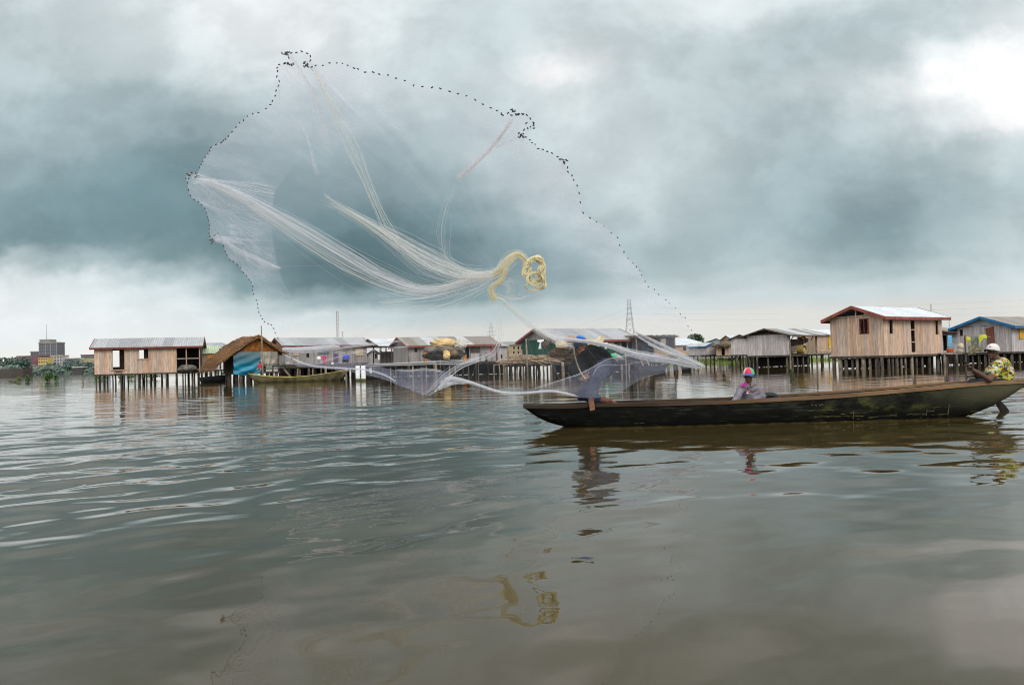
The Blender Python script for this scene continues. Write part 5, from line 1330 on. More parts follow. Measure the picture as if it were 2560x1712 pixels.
mb.chain([(chest+V((0, 0, .05)), .085), (sl, .058), (el, .056), (wl_.lerp(el, .12), .045)]); mb.chain([(chest+V((0, 0, .05)), .085), (sr, .058), (er, .056), (wr.lerp(er, .12), .045)])
jk = flat('grey_jacket_cloth', (.165, .15, .175), .85, .3, 5)
solid('jacket', mb, .010, jk, boy, 3, tex=wrinkle(.011, 13, 3))
mb = MB()
for hp, kn, ft in ((hip+V((0, -.07, -.02)), kl, fl), (hip+V((0, .07, -.02)), kr, fr_)): mb.chain([(hp, .095), (kn, .068), (ft+V((0, 0, .09)), .052)])
solid('trousers', mb, .012, flat('dark_trouser_cloth', (.02, .02, .025), .9), boy, 2, tex=wrinkle(.006, 14, 5))
# open collar: magenta lining on his right, grey flap on his left
def flap(p0, p1, p2, p3, nm, mt):
    mb = MB(); mb.grid(lambda a, b: V(p0).lerp(V(p1), a).lerp(V(p3).lerp(V(p2), a), b)+V((0, -.012*math.sin(math.pi*a), .006*math.sin(math.pi*b))), 8, 4); mb.build(nm, mt, boy, True, world=True)
flap(pb(1867, 955, -.09), pb(1849, 963, -.12), pb(1855, 966, -.15), pb(1868, 964, -.14), 'collar_lining', flat('magenta_lining', (.30, .012, .17), .7, .2))
flap(pb(1880, 953, -.07), pb(1889, 957, -.09), pb(1884, 963, -.14), pb(1876, 966, -.15), 'collar_flap', jk)
mb = MB(); mb.beam(pb(1869, 966, -.145), pb(1866, 990, -.16), .012, .008); mb.build('zip_placket', flat('navy_placket', (.05, .055, .08)), boy, world=True)
flap(pb(1866, 976, -.165), pb(1875, 976, -.155), pb(1875, 979.5, -.16), pb(1866, 979.5, -.17), 'chest_patch', flat('faded_red_patch', (.42, .10, .10)))
flap(pb(1866, 981, -.167), pb(1871, 981, -.163), pb(1871, 983.5, -.165), pb(1866, 983.5, -.168), 'chest_patch', cw)
def cap_mat():
    m, t, b, tc = base_mat('panelled_cap_cloth', .8, .2)
    hl = hc - boy.location
    sx = t.n('ShaderNodeSeparateXYZ'); t.l(tc, sx.inputs[0])
    dx = t.math('SUBTRACT', sx.outputs[0], hl.x); dy = t.math('SUBTRACT', sx.outputs[1], hl.y)
    a = t.math('ADD', t.math('MULTIPLY', dx, s.x), t.math('MULTIPLY', dy, s.y)); bb_ = t.math('ADD', t.math('MULTIPLY', dx, f.x), t.math('MULTIPLY', dy, f.y))
    an = t.math('DIVIDE', t.math('ADD', t.math('ARCTAN2', a, bb_), math.pi), 2*math.pi)
    c = t.ramp(an, [(0, (.05, .45, .2)), (.2, (.7, .55, .4)), (.40, (.62, .42, .33)), (.42, (.56, .045, .10)), (.60, (.56, .045, .10)), (.615, (.07, .42, .20)), (.80, (.02, .2, .5))], 'CONSTANT')
    t.l(c, b.inputs['Base Color']); return m
cap_hat(boy, q, Rm, s, f, u, .97, cap_mat(), flat('bright_blue_bill', (.003, .10, .32), .7, .15), .080, .30, .044)

# --- the rower in the stern
rw_ = thing('person', 'man in white cap and patterned yellow shirt paddling in the stern', 'person', (pb(2500, 960).x, YC, zseat_s))
mb = MB(); hc = pb(2482, 880); q, Rm, s, f, u = head_into(mb, hc, V((-.85, -.62, .10)), k=1.0)
hip = V((pb(2503, 950).x, YC+.02, zseat_s+.11)); mid = pb(2512, 935, .02); ch = pb(2505, 917, .02); nk = pb(2492, 899, .01)
mb.chain([(hip, .13), (mid, .12), (ch, .125), (nk, .06), (hc+V((.02, .02, -.05)), .055)])
s1, s2 = pb(2496, 912, -.17), pb(2496, 910, .19)
e1, e2 = pb(2474, 949, -.30), pb(2462, 940, .22)
w1, w2 = pb(2433, 925, -.27), pb(2441, 941, .10)
mb.chain([(nk, .06), (s1, .062), (e1, .044), (w1, .029)]); mb.chain([(nk, .06), (s2, .062), (e2, .044), (w2, .029)])
k1, k2 = pb(2436, 962, -.14), pb(2432, 960, .14); f1, f2 = V((pb(2405, 990).x, YC-.14, .10)), V((pb(2405, 990).x, YC+.14, .10))
for hp, kn, ft in ((hip+V((0, -.09, 0)), k1, f1), (hip+V((0, .09, 0)), k2, f2)):
    mb.chain([(hp, .095), (kn, .06), (ft+V((0, 0, .04)), .038)]); foot_into(mb, ft+V((0, 0, .03)), (-1, 0, 0))
pa, pz = P(2412, 903, YC-.2), P(2514, 1030, YC+.62)                 # paddle axis
pax = (pz-pa).normalized()
hand_into(mb, w1, (pb(2419, 913, -.24)-w1), pax.cross(V((0, -1, 0))), 1, 1.15); hand_into(mb, w2, V((-1, -.1, .25)), pax.cross(V((0, -1, 0))), -1, 1.15)
solid('body', mb, .0075, skin, rw_, 2)
face_parts(rw_, q, Rm, 1.0)
def shirt_mat():
    m, t, b, tc = base_mat('patterned_shirt_cloth', .85, .2)
    mp = t.n('ShaderNodeMapping'); mp.inputs['Rotation'].default_value = (.3, .7, .4); mp.inputs['Scale'].default_value = (1, 1, 1.5); t.l(tc, mp.inputs[0])
    ds = t.n('ShaderNodeTexNoise'); ds.inputs['Scale'].default_value = 9; t.l(mp.outputs[0], ds.inputs['Vector'])
    vv = t.n('ShaderNodeVectorMath', operation='MULTIPLY_ADD'); t.l(ds.outputs['Color'], vv.inputs[0]); vv.inputs[1].default_value = (.07, .07, .07); t.l(mp.outputs[0], vv.inputs[2])
    vo = t.n('ShaderNodeTexVoronoi'); vo.inputs['Scale'].default_value = 25; t.l(vv.outputs[0], vo.inputs['Vector'])
    sx = t.n('ShaderNodeSeparateXYZ'); t.l(vo.outputs['Color'], sx.inputs[0])
    c = t.ramp(sx.outputs[0], [(0, (.36, .38, .02)), (.22, (.38, .38, .37)), (.34, (.13, .18, .025)), (.46, (.40, .15, .01)), (.56, (.33, .28, .03)), (.66, (.04, .05, .03)), (.82, (.48, .46, .44)), (.93, (.10, .09, .03))], 'CONSTANT')
    t.l(c, b.inputs['Base Color']); return m
mb = MB(); mb.chain([(hip+V((.01, 0, .03)), .13), (mid+V((.006, 0, 0)), .132), (ch, .128), (nk+V((.015, 0, -.04)), .075)])
mb.chain([(ch+V((0, 0, .05)), .1), (s1, .075), (s1.lerp(e1, .62), .070)]); mb.chain([(ch+V((0, 0, .05)), .1), (s2, .075), (s2.lerp(e2, .62), .070)])
solid('shirt', mb, .010, shirt_mat(), rw_, 3, tex=wrinkle(.009, 11, 8))
mb = MB()
for hp, kn, ft in ((hip+V((0, -.09, 0)), k1, f1), (hip+V((0, .09, 0)), k2, f2)): mb.chain([(hp, .115), (kn, .085), (ft+V((0, 0, .1)), .06)])
solid('trousers', mb, .012, flat('navy_trouser_cloth', (.022, .024, .034), .9), rw_, 2, tex=wrinkle(.007, 12, 9))
cap_hat(rw_, q, Rm, s, f, u, 1.04, flat('white_cap_cloth', (.60, .58, .54), .8, .08), flat('dark_bill_cloth', (.035, .014, .016), .8, .2), .11, .02, .042)
mb = MB(); mb.ell(q(0, .088, .075), (.016, .006, .012), Rm, 10, 6); mb.build('cap_badge', flat('ochre_badge', (.45, .26, .12)), rw_, True, world=True)
pd = thing('paddle', 'dark wooden paddle held by the rower, blade behind the stern', 'paddle', tuple(pa))
mb = MB(); mb.tube([pa, pa.lerp(pz, .5), pa.lerp(pz, .8)], [.017, .018, .018], 10); mb.build('shaft', M['pile_dark'], pd, True, world=True)
mb = MB(); bs = pax.cross(V((0, 1, 0))).normalized(); bn = pax.cross(bs)
def blade(a, b, sg):
    w = .065*math.sin(math.pi*(.18+.74*b))**.7; p = pa.lerp(pz, .78+.42*b); return p + bs*(a-.5)*2*w + bn*sg*.008*(1-abs(a-.5)*1.6)
mb.grid(lambda a, b: blade(a, b, 1), 8, 12); mb.grid(lambda a, b: blade(a, b, -1), 8, 12); mb.build('blade', M['pile_dark'], pd, True, world=True)

# --- the fisherman crouched in the bow
fm = thing('person', 'fisherman in dark clothes crouching in the bow behind the flying net', 'person', (pb(1490, 1000).x, YC, zdk))
mb = MB(); hc = pb(1450, 868, .12); q, Rm, s, f, u = head_into(mb, hc, V((-.9, .28, -.35)), k=1.0)
hipc = pb(1512, 914, .15); lum = pb(1502, 900, .15); ch = pb(1478, 892, .15); nk = pb(1458, 880, .14)
mb.chain([(hipc, .15), (lum, .14), (ch, .15), (nk, .065), (hc, .055)])
s1, s2 = pb(1462, 893, -.06), pb(1462, 890, .34); e1, e2 = pb(1437, 938, -.12), pb(1432, 925, .3); w1, w2 = pb(1452, 948, -.28), pb(1446, 934, -.05)
mb.chain([(nk, .07), (s1, .068), (e1, .048), (w1, .031)]); mb.chain([(nk, .07), (s2, .068), (e2, .048), (w2, .031)])
hn, hf = pb(1510, 916, .04), pb(1508, 918, .27)
k1 = pb(1486, 950, -.22); a1 = pb(1478, 1002, -.30)
k2 = pb(1453, 988, .25); a2 = pb(1520, 1002, .20)
mb.chain([(hn, .105), (k1, .07), (k1.lerp(a1, .4), .062), (a1, .042)]); mb.chain([(hf, .105), (k2, .068), (k2.lerp(a2, .4), .06), (a2, .04)])
foot_into(mb, a1, (.03, -.8, -.55), (0, -.5, .85)); foot_into(mb, a2+V((.02, 0, .01)), (.95, 0, -.25), (0.2, 0, .97))
hand_into(mb, w1, (.8, -.1, .35), (0, 1, -.3), -1, 1.1); hand_into(mb, w2, (.7, -.3, .1), (0, .6, .6), 1, 1.1)
solid('body', mb, .0085, skin2, fm, 2)
face_parts(fm, q, Rm, 1.0)
ds = flat('black_shirt_cloth', (.005, .005, .006), .95, .3, spec=.05)
mb = MB(); mb.chain([(hipc+V((0, 0, .0)), .18), (lum, .175), (ch, .185), (nk+V((.02, 0, -.02)), .10)])
for s_, e_, w_ in ((s1, e1, w1), (s2, e2, w2)): mb.chain([(ch, .11), (s_, .10), (e_, .082), (w_.lerp(e_, .22), .06)])
solid('shirt', mb, .012, ds, fm, 3, tex=wrinkle(.014, 9, 4))
dn = flat('dark_blue_trouser_cloth', (.022, .028, .052), .9, .3)
mb = MB()
mb.chain([(hn, .135), (k1, .10), (k1.lerp(a1, .66), .09)]); mb.chain([(hf, .13), (k2, .085), (k2.lerp(a2, .62), .07)]); mb.cap(hn, hf, .14, .135)
solid('trousers', mb, .012, flat('black_trouser_cloth', (.012, .013, .018), .9, .3) if False else dn, fm, 3, tex=wrinkle(.010, 10, 6))
cap_hat(fm, q, Rm, s, f, u, 1.05, flat('dark_navy_cap', (.012, .016, .03), .8, .2), flat('black_bill', (.008, .008, .01), .8, .2), .095, .1, .026)

# --- small figures in the village
def small(label, px, py0, py1, Y, top, low, pose='stand', group=None, skinm=None, lean=0):
    a, b = at(px, py0, Y), at(px, py1, Y); H_ = a.z-b.z; k = H_/(1.68 if pose == 'stand' else 1.15)
    o = thing('person', label, 'person', tuple(b), group=group); mb = MB(); c = V((b.x, Y, b.z))
    L = (lambda x, y, z: c+V((x*k, y*k, z*k)))
    hz = .85 if pose == 'stand' else .28
    fw = V((-.4, -.9, 0))
    head_into(mb, L(0, 0, hz+.72), fw, k=k*1.05)
    mb.chain([(L(0, 0, hz+.05), .11*k), (L(0, 0, hz+.35), .12*k), (L(lean, 0, hz+.52), .06*k), (L(0, 0, hz+.68), .05*k)])
    arms = [(L(-.18, 0, hz+.46), L(-.26, -.05, hz+.2), L(-.2, -.22, hz+.05)), (L(.18, 0, hz+.46), L(.26, -.05, hz+.2), L(.2, -.2, hz+.02))]
    for A in arms: mb.chain([(L(0, 0, hz+.48), .05*k), (A[0], .05*k), (A[1], .04*k), (A[2], .03*k)]); hand_into(mb, A[2], (0, -.4, -1), (0, -1, 0), 1, .5, k)
    legs = [((-.09), L(-.1, -.03, .45), L(-.1, 0, .06)), (.09, L(.1, -.03, .45), L(.1, .02, .06))] if pose == 'stand' else [(-.1, L(-.16, -.42, .34), L(-.14, -.5, .05)), (.1, L(.18, -.4, .34), L(.15, -.48, .05))]
    for x, kn, ft in legs: mb.chain([(L(x, 0, hz), .09*k), (kn, .06*k), (ft, .04*k)]); foot_into(mb, ft, (0, -1, 0), k=k)
    solid('body', mb, .02, skinm or skin, o, 1)
    mb = MB(); mb.chain([(L(0, 0, hz+.02), .145*k), (L(0, 0, hz+.3), .14*k), (L(0, 0, hz+.5), .085*k)])
    for A in arms: mb.chain([(A[0], .075*k), (A[0].lerp(A[1], .7), .065*k)])
    solid('top', mb, .022, top, o, 1)
    mb = MB()
    for x, kn, ft in legs: mb.chain([(L(x, 0, hz), .12*k), (kn, .10*k), (kn.lerp(ft, .6), .09*k)])
    if pose == 'stand': mb.chain([(L(0, 0, hz), .15*k), (L(0, 0, .35), .17*k)])
    solid('skirt', mb, .022, low, o, 1); return o
pk = flat('hot_pink_cloth', (.68, .012, .16), .8, .2); bl = flat('royal_blue_cloth', (.06, .09, .55), .8, .2); dk = flat('charcoal_skirt_cloth', (.03, .035, .04), .9); rd = flat('red_cloth', (.5, .03, .04), .8); gy = flat('grey_cloth', (.2, .2, .2), .9)
small('woman in hot pink dress standing on the boardwalk', 811, 884, 912, 59.2, pk, pk)
small('person in royal blue top and dark skirt crouched on the boardwalk', 866, 876, 910, 59.4, bl, dk, 'sit')
small('person in red top sitting at the right foot of the blue tarpaulin', 651, 902, 930, 55.0, rd, gy, 'sit')
small('figure in dark clothes standing right of the lower pale panel of the patched house', 1201, 884, 907, 61.2, dk, dk)
small('figure in grey standing before the pale end of the patched house', 1216, 880, 907, 61.4, gy, dk)
lump('tub', 'white tub left of the woman in pink', 'tub', 797, 896, 59.0, 5, 5, cw, 14, k=.08)
lump('basin', 'orange-brown basin on the boardwalk right of the woman in pink', 'basin', 823, 905, 59.0, 6, 3, brn, 15, k=.1)
lump('basin', 'small white bowl lying between the crouching blue person and the woman in pink', 'bowl', 831, 909, 58.7, 3.5, 2.5, cw, 16, k=.15)
# ------------------------------------------------------------------ the cast net in the air
RIMPX = [(740,915),(735,907),(729,897),(720,882),(705,868),(695,845),(688,832),(684,821),(678,812),(670,809),(661,804),(656,797),(652,789),(647,780),(645,770),(644,760),(641,750),(634,735),(632,725),(632,716),(628,705),(623,699),(616,689),(608,681),(601,669),(593,661),(583,654),(575,649),(567,637),(563,628),(559,615),(557,599),(551,589),(545,584),(537,588),(531,598),(529,609),(525,600),(525,591),(523,583),(523,572),(524,563),(521,551),(519,543),(516,532),(512,521),(504,512),(496,504),(485,499),(476,489),(471,475),(469,457),(464,446),(470,436),(480,432),(490,434),(495,440),(499,419),(503,411),(507,404),(513,393),(520,385),(524,377),(527,369),(540,362),(553,357),(558,352),(564,348),(571,341),(580,330),(590,318),(599,307),(609,301),(618,291),(632,285),(646,282),(665,272),(676,262),(681,253),(688,240),(690,227),(696,215),(698,203),(692,192),(694,178),(693,170),(698,162),(711,160),(719,159),(730,163),(722,145),(714,132),(728,133),(741,132),(754,129),(768,134),(776,141),(776,152),(762,156),(760,167),(770,168),(779,168),(789,164),(807,164),(824,158),(842,158),(856,159),(869,164),(885,171),(895,173),(913,181),(933,181),(948,186),(970,188),(990,196),(1012,202),(1034,214),(1056,217),(1080,219),(1101,222),(1124,229),(1145,235),(1166,240),(1188,250),(1207,261),(1227,270),(1242,277),(1255,287),(1270,283),(1282,277),(1293,286),(1306,285),(1317,288),(1326,297),(1334,310),(1335,321),(1319,321),(1316,308),(1310,325),(1301,338),(1314,343),(1325,350),(1330,357),(1338,361),(1346,372),(1357,374),(1368,379),(1380,383),(1394,392),(1403,398),(1410,404),(1419,419),(1420,430),(1430,439),(1434,450),(1443,464),(1448,483),(1451,506),(1458,532),(1475,545),(1491,555),(1510,566),(1528,582),(1544,594),(1549,613),(1560,630),(1570,646),(1582,658),(1591,667),(1599,676),(1604,688),(1613,703),(1621,717),(1636,724),(1647,736),(1665,749),(1673,758),(1688,770),(1701,785),(1713,794),(1720,815),(1729,825),(1736,845),(1744,870),(1752,895),(1760,915)]
LOWPX = [(1760,916),(1740,917),(1715,921),(1680,927),(1640,936),(1600,950),(1565,970),(1540,985),(1510,993),(1480,996),(1450,993),(1410,985),(1375,980),(1310,983),(1250,981),(1200,965),(1150,953),(1110,947),(1097,960),(1094,973),(1081,988),(1070,989),(1061,988),(1050,983),(1039,976),(1024,971),(1008,968),(992,964),(983,956),(971,950),(950,943),(920,935),(880,928),(820,922),(780,919)]
DKEY = [(740,915,11.2),(690,840,11.0),(640,750,10.6),(560,620,10.0),(523,575,9.9),(470,440,9.4),(560,355,8.9),(690,200,8.2),(720,140,8.0),(900,173,7.6),(1100,222,7.5),(1300,290,7.8),(1410,404,8.2),(1455,520,8.5),(1560,630,9.2),(1640,730,10.6),(1700,785,12.0),(1735,845,13.4),(1760,915,14.2),(1680,927,12.6),(1600,950,11.6),(1540,985,10.9),(1450,993,10.75),(1310,983,10.75),(1110,947,11.1),(1061,988,11.2),(971,950,11.3),(850,925,11.3)]
def dep(px, py):
    sw = sd_ = 0
    for a, b, d in DKEY:
        w = 1/(((px-a)**2+(py-b)**2)**1.25+40); sw += w; sd_ += w*d
    return sd_/sw
def NP(px, py, dd=0.0): return P(px, py, dep(px, py)+dd)
APEX = P(1255, 690, 10.5)
net = thing('cast_net', 'huge pale translucent cast net flung open in the air with weighted rim', 'net', tuple(APEX))
def net_mat(name, col, tr=.4, dens=1.0, rough=1.0):
    m = bpy.data.materials.new(name); m.use_nodes = True; nt = m.node_tree; t = NT(nt)
    for n in list(nt.nodes): nt.nodes.remove(n)
    out = t.n('ShaderNodeOutputMaterial'); at_ = t.n('ShaderNodeAttribute', attribute_name='veil')
    tc = t.n('ShaderNodeTexCoord')
    uv = tc.outputs['UV']; n1 = t.noise(uv, 1, 4, .6, (70, 3, 1)); n2 = t.noise(uv, 1, 3, .6, (7, 4, 1))
    k = t.math('MULTIPLY', t.mrange(n1, .3, .75, 1-.4*rough, 1+.5*rough), t.mrange(n2, .3, .7, 1-.35*rough, 1+.3*rough))
    a = t.math('MULTIPLY', at_.outputs['Fac'], t.math('MULTIPLY', k, dens), clamp=True)
    d = t.n('ShaderNodeBsdfDiffuse'); d.inputs['Color'].default_value = (*col, 1)
    l = t.n('ShaderNodeBsdfTranslucent'); l.inputs['Color'].default_value = (*col, 1)
    mx = t.n('ShaderNodeMixShader'); mx.inputs[0].default_value = tr; t.l(d.outputs[0], mx.inputs[1]); t.l(l.outputs[0], mx.inputs[2])
    tp = t.n('ShaderNodeBsdfTransparent'); m2 = t.n('ShaderNodeMixShader'); t.l(a, m2.inputs[0]); t.l(tp.outputs[0], m2.inputs[1]); t.l(mx.outputs[0], m2.inputs[2]); t.l(m2.outputs[0], out.inputs['Surface'])
    return m
veil_m = net_mat('nylon_netting', (.82, .85, .92), .5, 1.15); veil_b = net_mat('bluish_nylon_netting', (.60, .63, .82), .5, .37, .45)
def veil_grid(name, rows, alphas, mat, nu=None):
    """rows: list of equally long lists of points; alphas alike"""
    nv, nu = len(rows), len(rows[0]); mb = MB()
    vs = [p for r in rows for p in r]; fs = [(j*nu+i, j*nu+i+1, (j+1)*nu+i+1, (j+1)*nu+i) for j in range(nv-1) for i in range(nu-1)]
    mb.add(vs, fs); o = mb.build(name, mat, net, True, world=True); me = o.data
    at_ = me.attributes.new('veil', 'FLOAT', 'POINT'); at_.data.foreach_set('value', [a for r in alphas for a in r])
    uvl = me.uv_layers.new(name='UVMap'); 
    for lp in me.loops:
        i = lp.vertex_index; uvl.data[lp.index].uv = ((i % nu)/(nu-1), (i//nu)/(nv-1))
    return o
def resample(pts, n):
    L = [0]
    for a, b in zip(pts[:-1], pts[1:]): L.append(L[-1]+(V(b)-V(a)).length)
    out = []; j = 0
    for i in range(n):
        s = L[-1]*i/(n-1)
        while j < len(L)-2 and L[j+1] < s: j += 1
        t = (s-L[j])/max(1e-9, L[j+1]-L[j]); out.append(V(pts[j]).lerp(V(pts[j+1]), min(1, t)))
    return out
def smooth(pts, it=2):
    for _ in range(it): pts = [pts[0]] + [pts[i-1]*.25+pts[i]*.5+pts[i+1]*.25 for i in range(1, len(pts)-1)] + [pts[-1]]
    return pts
rim3 = [NP(*p) for p in RIMPX]; low3 = [NP(*p) for p in LOWPX]
loop = resample(rim3 + low3 + [rim3[0]], 420)
soft = [sum((loop[(i+k) % 420]*w for k, w in zip(range(-14, 15), [1]*29)), V((0, 0, 0)))/29 for i in range(420)]
def sstep(a, b, x): t = max(0, min(1, (x-a)/(b-a))); return t*t*(3-2*t)
proj_cache = {}
def proj(p):
    d = CR.transposed() @ (p - V((0, 0, CAMZ))); return (W_/2 + F_*d.x/-d.z, H_/2 - F_*d.y/-d.z)
# main cone: apex to rim, bellied
NS = 30; rows = []; al = []
for j in range(NS+1):
    s = .04 + .96*j/NS; r = []; a_ = []
    for i, e in enumerate(loop):
        p = APEX.lerp(soft[i].lerp(e, s**5), s); b = math.sin(math.pi*s)
        p = p + V((0, .35*b, .12*b)) + V((0, 1, .2))*(.16*b*mnoise.noise(V((i*.09, s*2.2, 0))))
        px, py = proj(p); a = .05 + .05*sstep(.3, 1, s)
        up = sstep(760, 640, py)
        a += .10*sstep(.55, .95, s)*up
        a += .06*math.exp(-((px-960)/200)**2-((py-300)/150)**2)
        dark = math.exp(-((px-860)/170)**4-((py-620)/130)**4) ; a *= 1-.7*dark
        a *= .32+.68*up
        if s < .2: a += .10*(1-s/.2)
        r.append(p); a_.append(a)
    rows.append(r); al.append(a_)
veil_grid('netting', rows, al, veil_m)
# second fold of netting inside the left rim, ending in a clear edge
left = resample([NP(*p) for p in RIMPX if p[0] < 702 and p[1] > 160 and p[1] < 850], 120)[::-1]
edge = resample([P(a, b, d) for a, b, d in [(800, 205, 8.4), (790, 290, 8.7), (762, 380, 9.1), (716, 440, 9.4), (689, 478, 9.6), (678, 530, 9.8), (680, 590, 10), (690, 650, 10.2), (708, 705, 10.5), (728, 740, 10.7), (735, 790, 10.9), (720, 850, 11)]], 120)
rows = []; al = []
for j in range(17):
    t = j/16; rr = []; aa = []
    for i in range(120):
        p = left[i].lerp(edge[i], t) + V((0, -.12*math.sin(math.pi*t), 0)); rr.append(p); v = i/119
        aa.append((.11+.17*sstep(.2, .45, v))*(1-sstep(.72, .98, v)*.8)*(.6+.4*t)*(1-.4*t**5)*sstep(0, .2, v+.02))
    rows.append(rr); al.append(aa)
veil_grid('netting_fold', rows, al, veil_m)
# right fold: broad faint haze between the right rim and the coil
right = resample([NP(*p) for p in RIMPX if p[0] > 1250 and p[1] > 270 and p[1] < 900], 100)
edge = resample([P(a, b, d) for a, b, d in [(1050, 330, 8.3), (1120, 420, 8.6), (1180, 480, 9), (1260, 520, 9.3), (1340, 560, 9.6), (1420, 620, 9.9), (1490, 700, 10.4), (1540, 770, 11.2), (1600, 830, 12.5)]], 100)
rows = []; al = []
for j in range(13):
    t = j/12; rr = []; aa = []
    for i in range(100): p = right[i].lerp(edge[i], t); rr.append(p); aa.append((.12*(1-t)**.8+.06)*(1-sstep(.75, 1, t)*.8)*(1-sstep(.7, 1, i/99)*.6))
    rows.append(rr); al.append(aa)
veil_grid('netting_fold', rows, al, veil_m)
def two_edge(name, up, lo, a, mat, n=70, m=10, belly=0):
    U = smooth(resample([P(*q) for q in up], n), 3); L = smooth(resample([P(*q) for q in lo], n), 3); rows = []; al = []
    for j in range(m+1):
        t = j/m; rr = [U[i].lerp(L[i], t)+V((0, -belly*math.sin(math.pi*t)+.03*mnoise.noise(V((i*.15, t*3, 1))), 0)) for i in range(n)]
        rows.append(rr); al.append([(a(i/(n-1), t) if callable(a) else a)*(1.25 if j in (0, m) else 1) for i in range(n)])
    return veil_grid(name, rows, al, mat)
# hanging skirts along the lower rim
two_edge('net_skirt', [(742,908,11.2),(800,907,11.2),(860,905,11.2),(920,911,11.2),(985,925,11.2),(1030,928,11.2),(1060,924,11.2),(1100,928,11.1),(1122,930,11.1)], [(742,916,11.2),(820,921,11.25),(880,930,11.3),(930,940,11.3),(971,952,11.3),(1010,968,11.25),(1050,984,11.2),(1066,988,11.2),(1098,958,11.1)], lambda u, t: .62, veil_b)
two_edge('net_skirt', [(1300,979,10.75),(1350,966,10.75),(1400,950,10.8),(1455,932,10.85),(1500,908,11),(1535,893,11.1),(1580,884,11.4),(1640,886,12),(1700,897,13),(1745,912,14)], [(1300,984,10.75),(1350,982,10.75),(1400,985,10.7),(1455,994,10.7),(1490,996,10.75),(1545,984,10.9),(1595,952,11.5),(1640,936,12),(1700,924,13),(1750,917,14)], lambda u, t: .34*(1-.35*sstep(.55, 1, u)), veil_b)
two_edge('net_skirt', [(1111,945,11.1),(1125,938,11.1),(1150,946,11.1),(1178,953,11),(1215,966,10.9),(1250,979,10.8)], [(1085,980,11.15),(1105,972,11.15),(1130,962,11.1),(1178,958,11),(1215,970,10.9),(1250,983,10.8)], .5, veil_m)
two_edge('net_skirt', [(1580,884,11.4),(1620,872,12),(1660,868,12.6),(1700,882,13.3),(1750,908,14.1)], [(1600,935,11.8),(1640,928,12.2),(1680,922,12.8),(1715,918,13.4),(1755,917,14.1)], .18, veil_b)
# gathered strands
def strand_mat(name, col, tr=.55, op=.42): 
    m = bpy.data.materials.new(name); m.use_nodes = True; nt = m.node_tree; t = NT(nt)
    for n in list(nt.nodes): nt.nodes.remove(n)
    out = t.n('ShaderNodeOutputMaterial'); d = t.n('ShaderNodeBsdfDiffuse'); d.inputs['Color'].default_value = (*col, 1); l = t.n('ShaderNodeBsdfTranslucent'); l.inputs['Color'].default_value = (*col, 1)
    mx = t.n('ShaderNodeMixShader'); mx.inputs[0].default_value = tr; t.l(d.outputs[0], mx.inputs[1]); t.l(l.outputs[0], mx.inputs[2])
    tp = t.n('ShaderNodeBsdfTransparent'); m2 = t.n('ShaderNodeMixShader'); m2.inputs[0].default_value = op; t.l(tp.outputs[0], m2.inputs[1]); t.l(mx.outputs[0], m2.inputs[2]); t.l(m2.outputs[0], out.inputs['Surface']); return m
sw = strand_mat('white_nylon_strands', (.96, .96, .98)); sc_ = strand_mat('cream_nylon_strands', (.97, .90, .66), .5, .5); sp_ = strand_mat('pinkish_nylon_strands', (.90, .83, .83), .6, .26); scp = strand_mat('pale_cream_strands', (.96, .95, .88), .55, .34)
SEED = [100]
def bundle(pts, n, mat, r=.0019, name='strand_bundle', wav=.3, jit=.35, free=0):
    """pts: (px, py, depth or None, width in px)"""
    rnd = random.Random(SEED[0]); SEED[0] += 1
    C0 = [P(a, b, (d if d else dep(a, b))) for a, b, d, w in pts]; Wd = [w for *_, w in pts]
    m = max(10, len(pts)*6); L = len(pts)-1
    def cr(i0, t, arr):
        g = lambda k: arr[max(0, min(L, k))]
        a, b, c, d = g(i0-1), g(i0), g(i0+1), g(i0+2)
        return (b*2 + (c-a)*t + (a*2-b*5+c*4-d)*(t*t) + (b*3-a-c*3+d)*(t*t*t))*.5
    path = []; wid = []
    for i in range(m+1):
        s = L*i/m; k = min(L-1, int(s)); t = s-k; path.append(cr(k, t, C0)); wid.append(max(.2, Wd[k]+(Wd[k+1]-Wd[k])*t))
    mb = MB()
    for q in range(n):
        o = rnd.gauss(0, .33); o = max(-.7, min(.7, o)); dz = rnd.uniform(-1, 1); ph = rnd.uniform(0, 6.28); fr = rnd.uniform(.3, 1.1); st = rnd.random()*max(free, .12*(L > 2)); en = 1-rnd.random()*.10*(L > 2)
        o2 = o + rnd.gauss(0, jit); sp = []
        for i in range(m+1):
            t = i/m
            if t < st or t > en: continue
            p = path[i]; tg = (path[min(i+1, m)]-path[max(i-1, 0)]).normalized(); v = (p-V((0, 0, CAMZ))).normalized(); nn = tg.cross(v).normalized()
            ww = wid[i]*p.y/F_; oo = o+(o2-o)*t + wav*.25*math.sin(ph+t*fr*6)
            sp.append(p + nn*ww*oo + v*dz*ww*.4)
        if len(sp) > 2: mb.tube(sp, r*rnd.uniform(.6, 1.4), 3, False)
    return mb.build(name, mat, net, True, world=True)
B = bundle
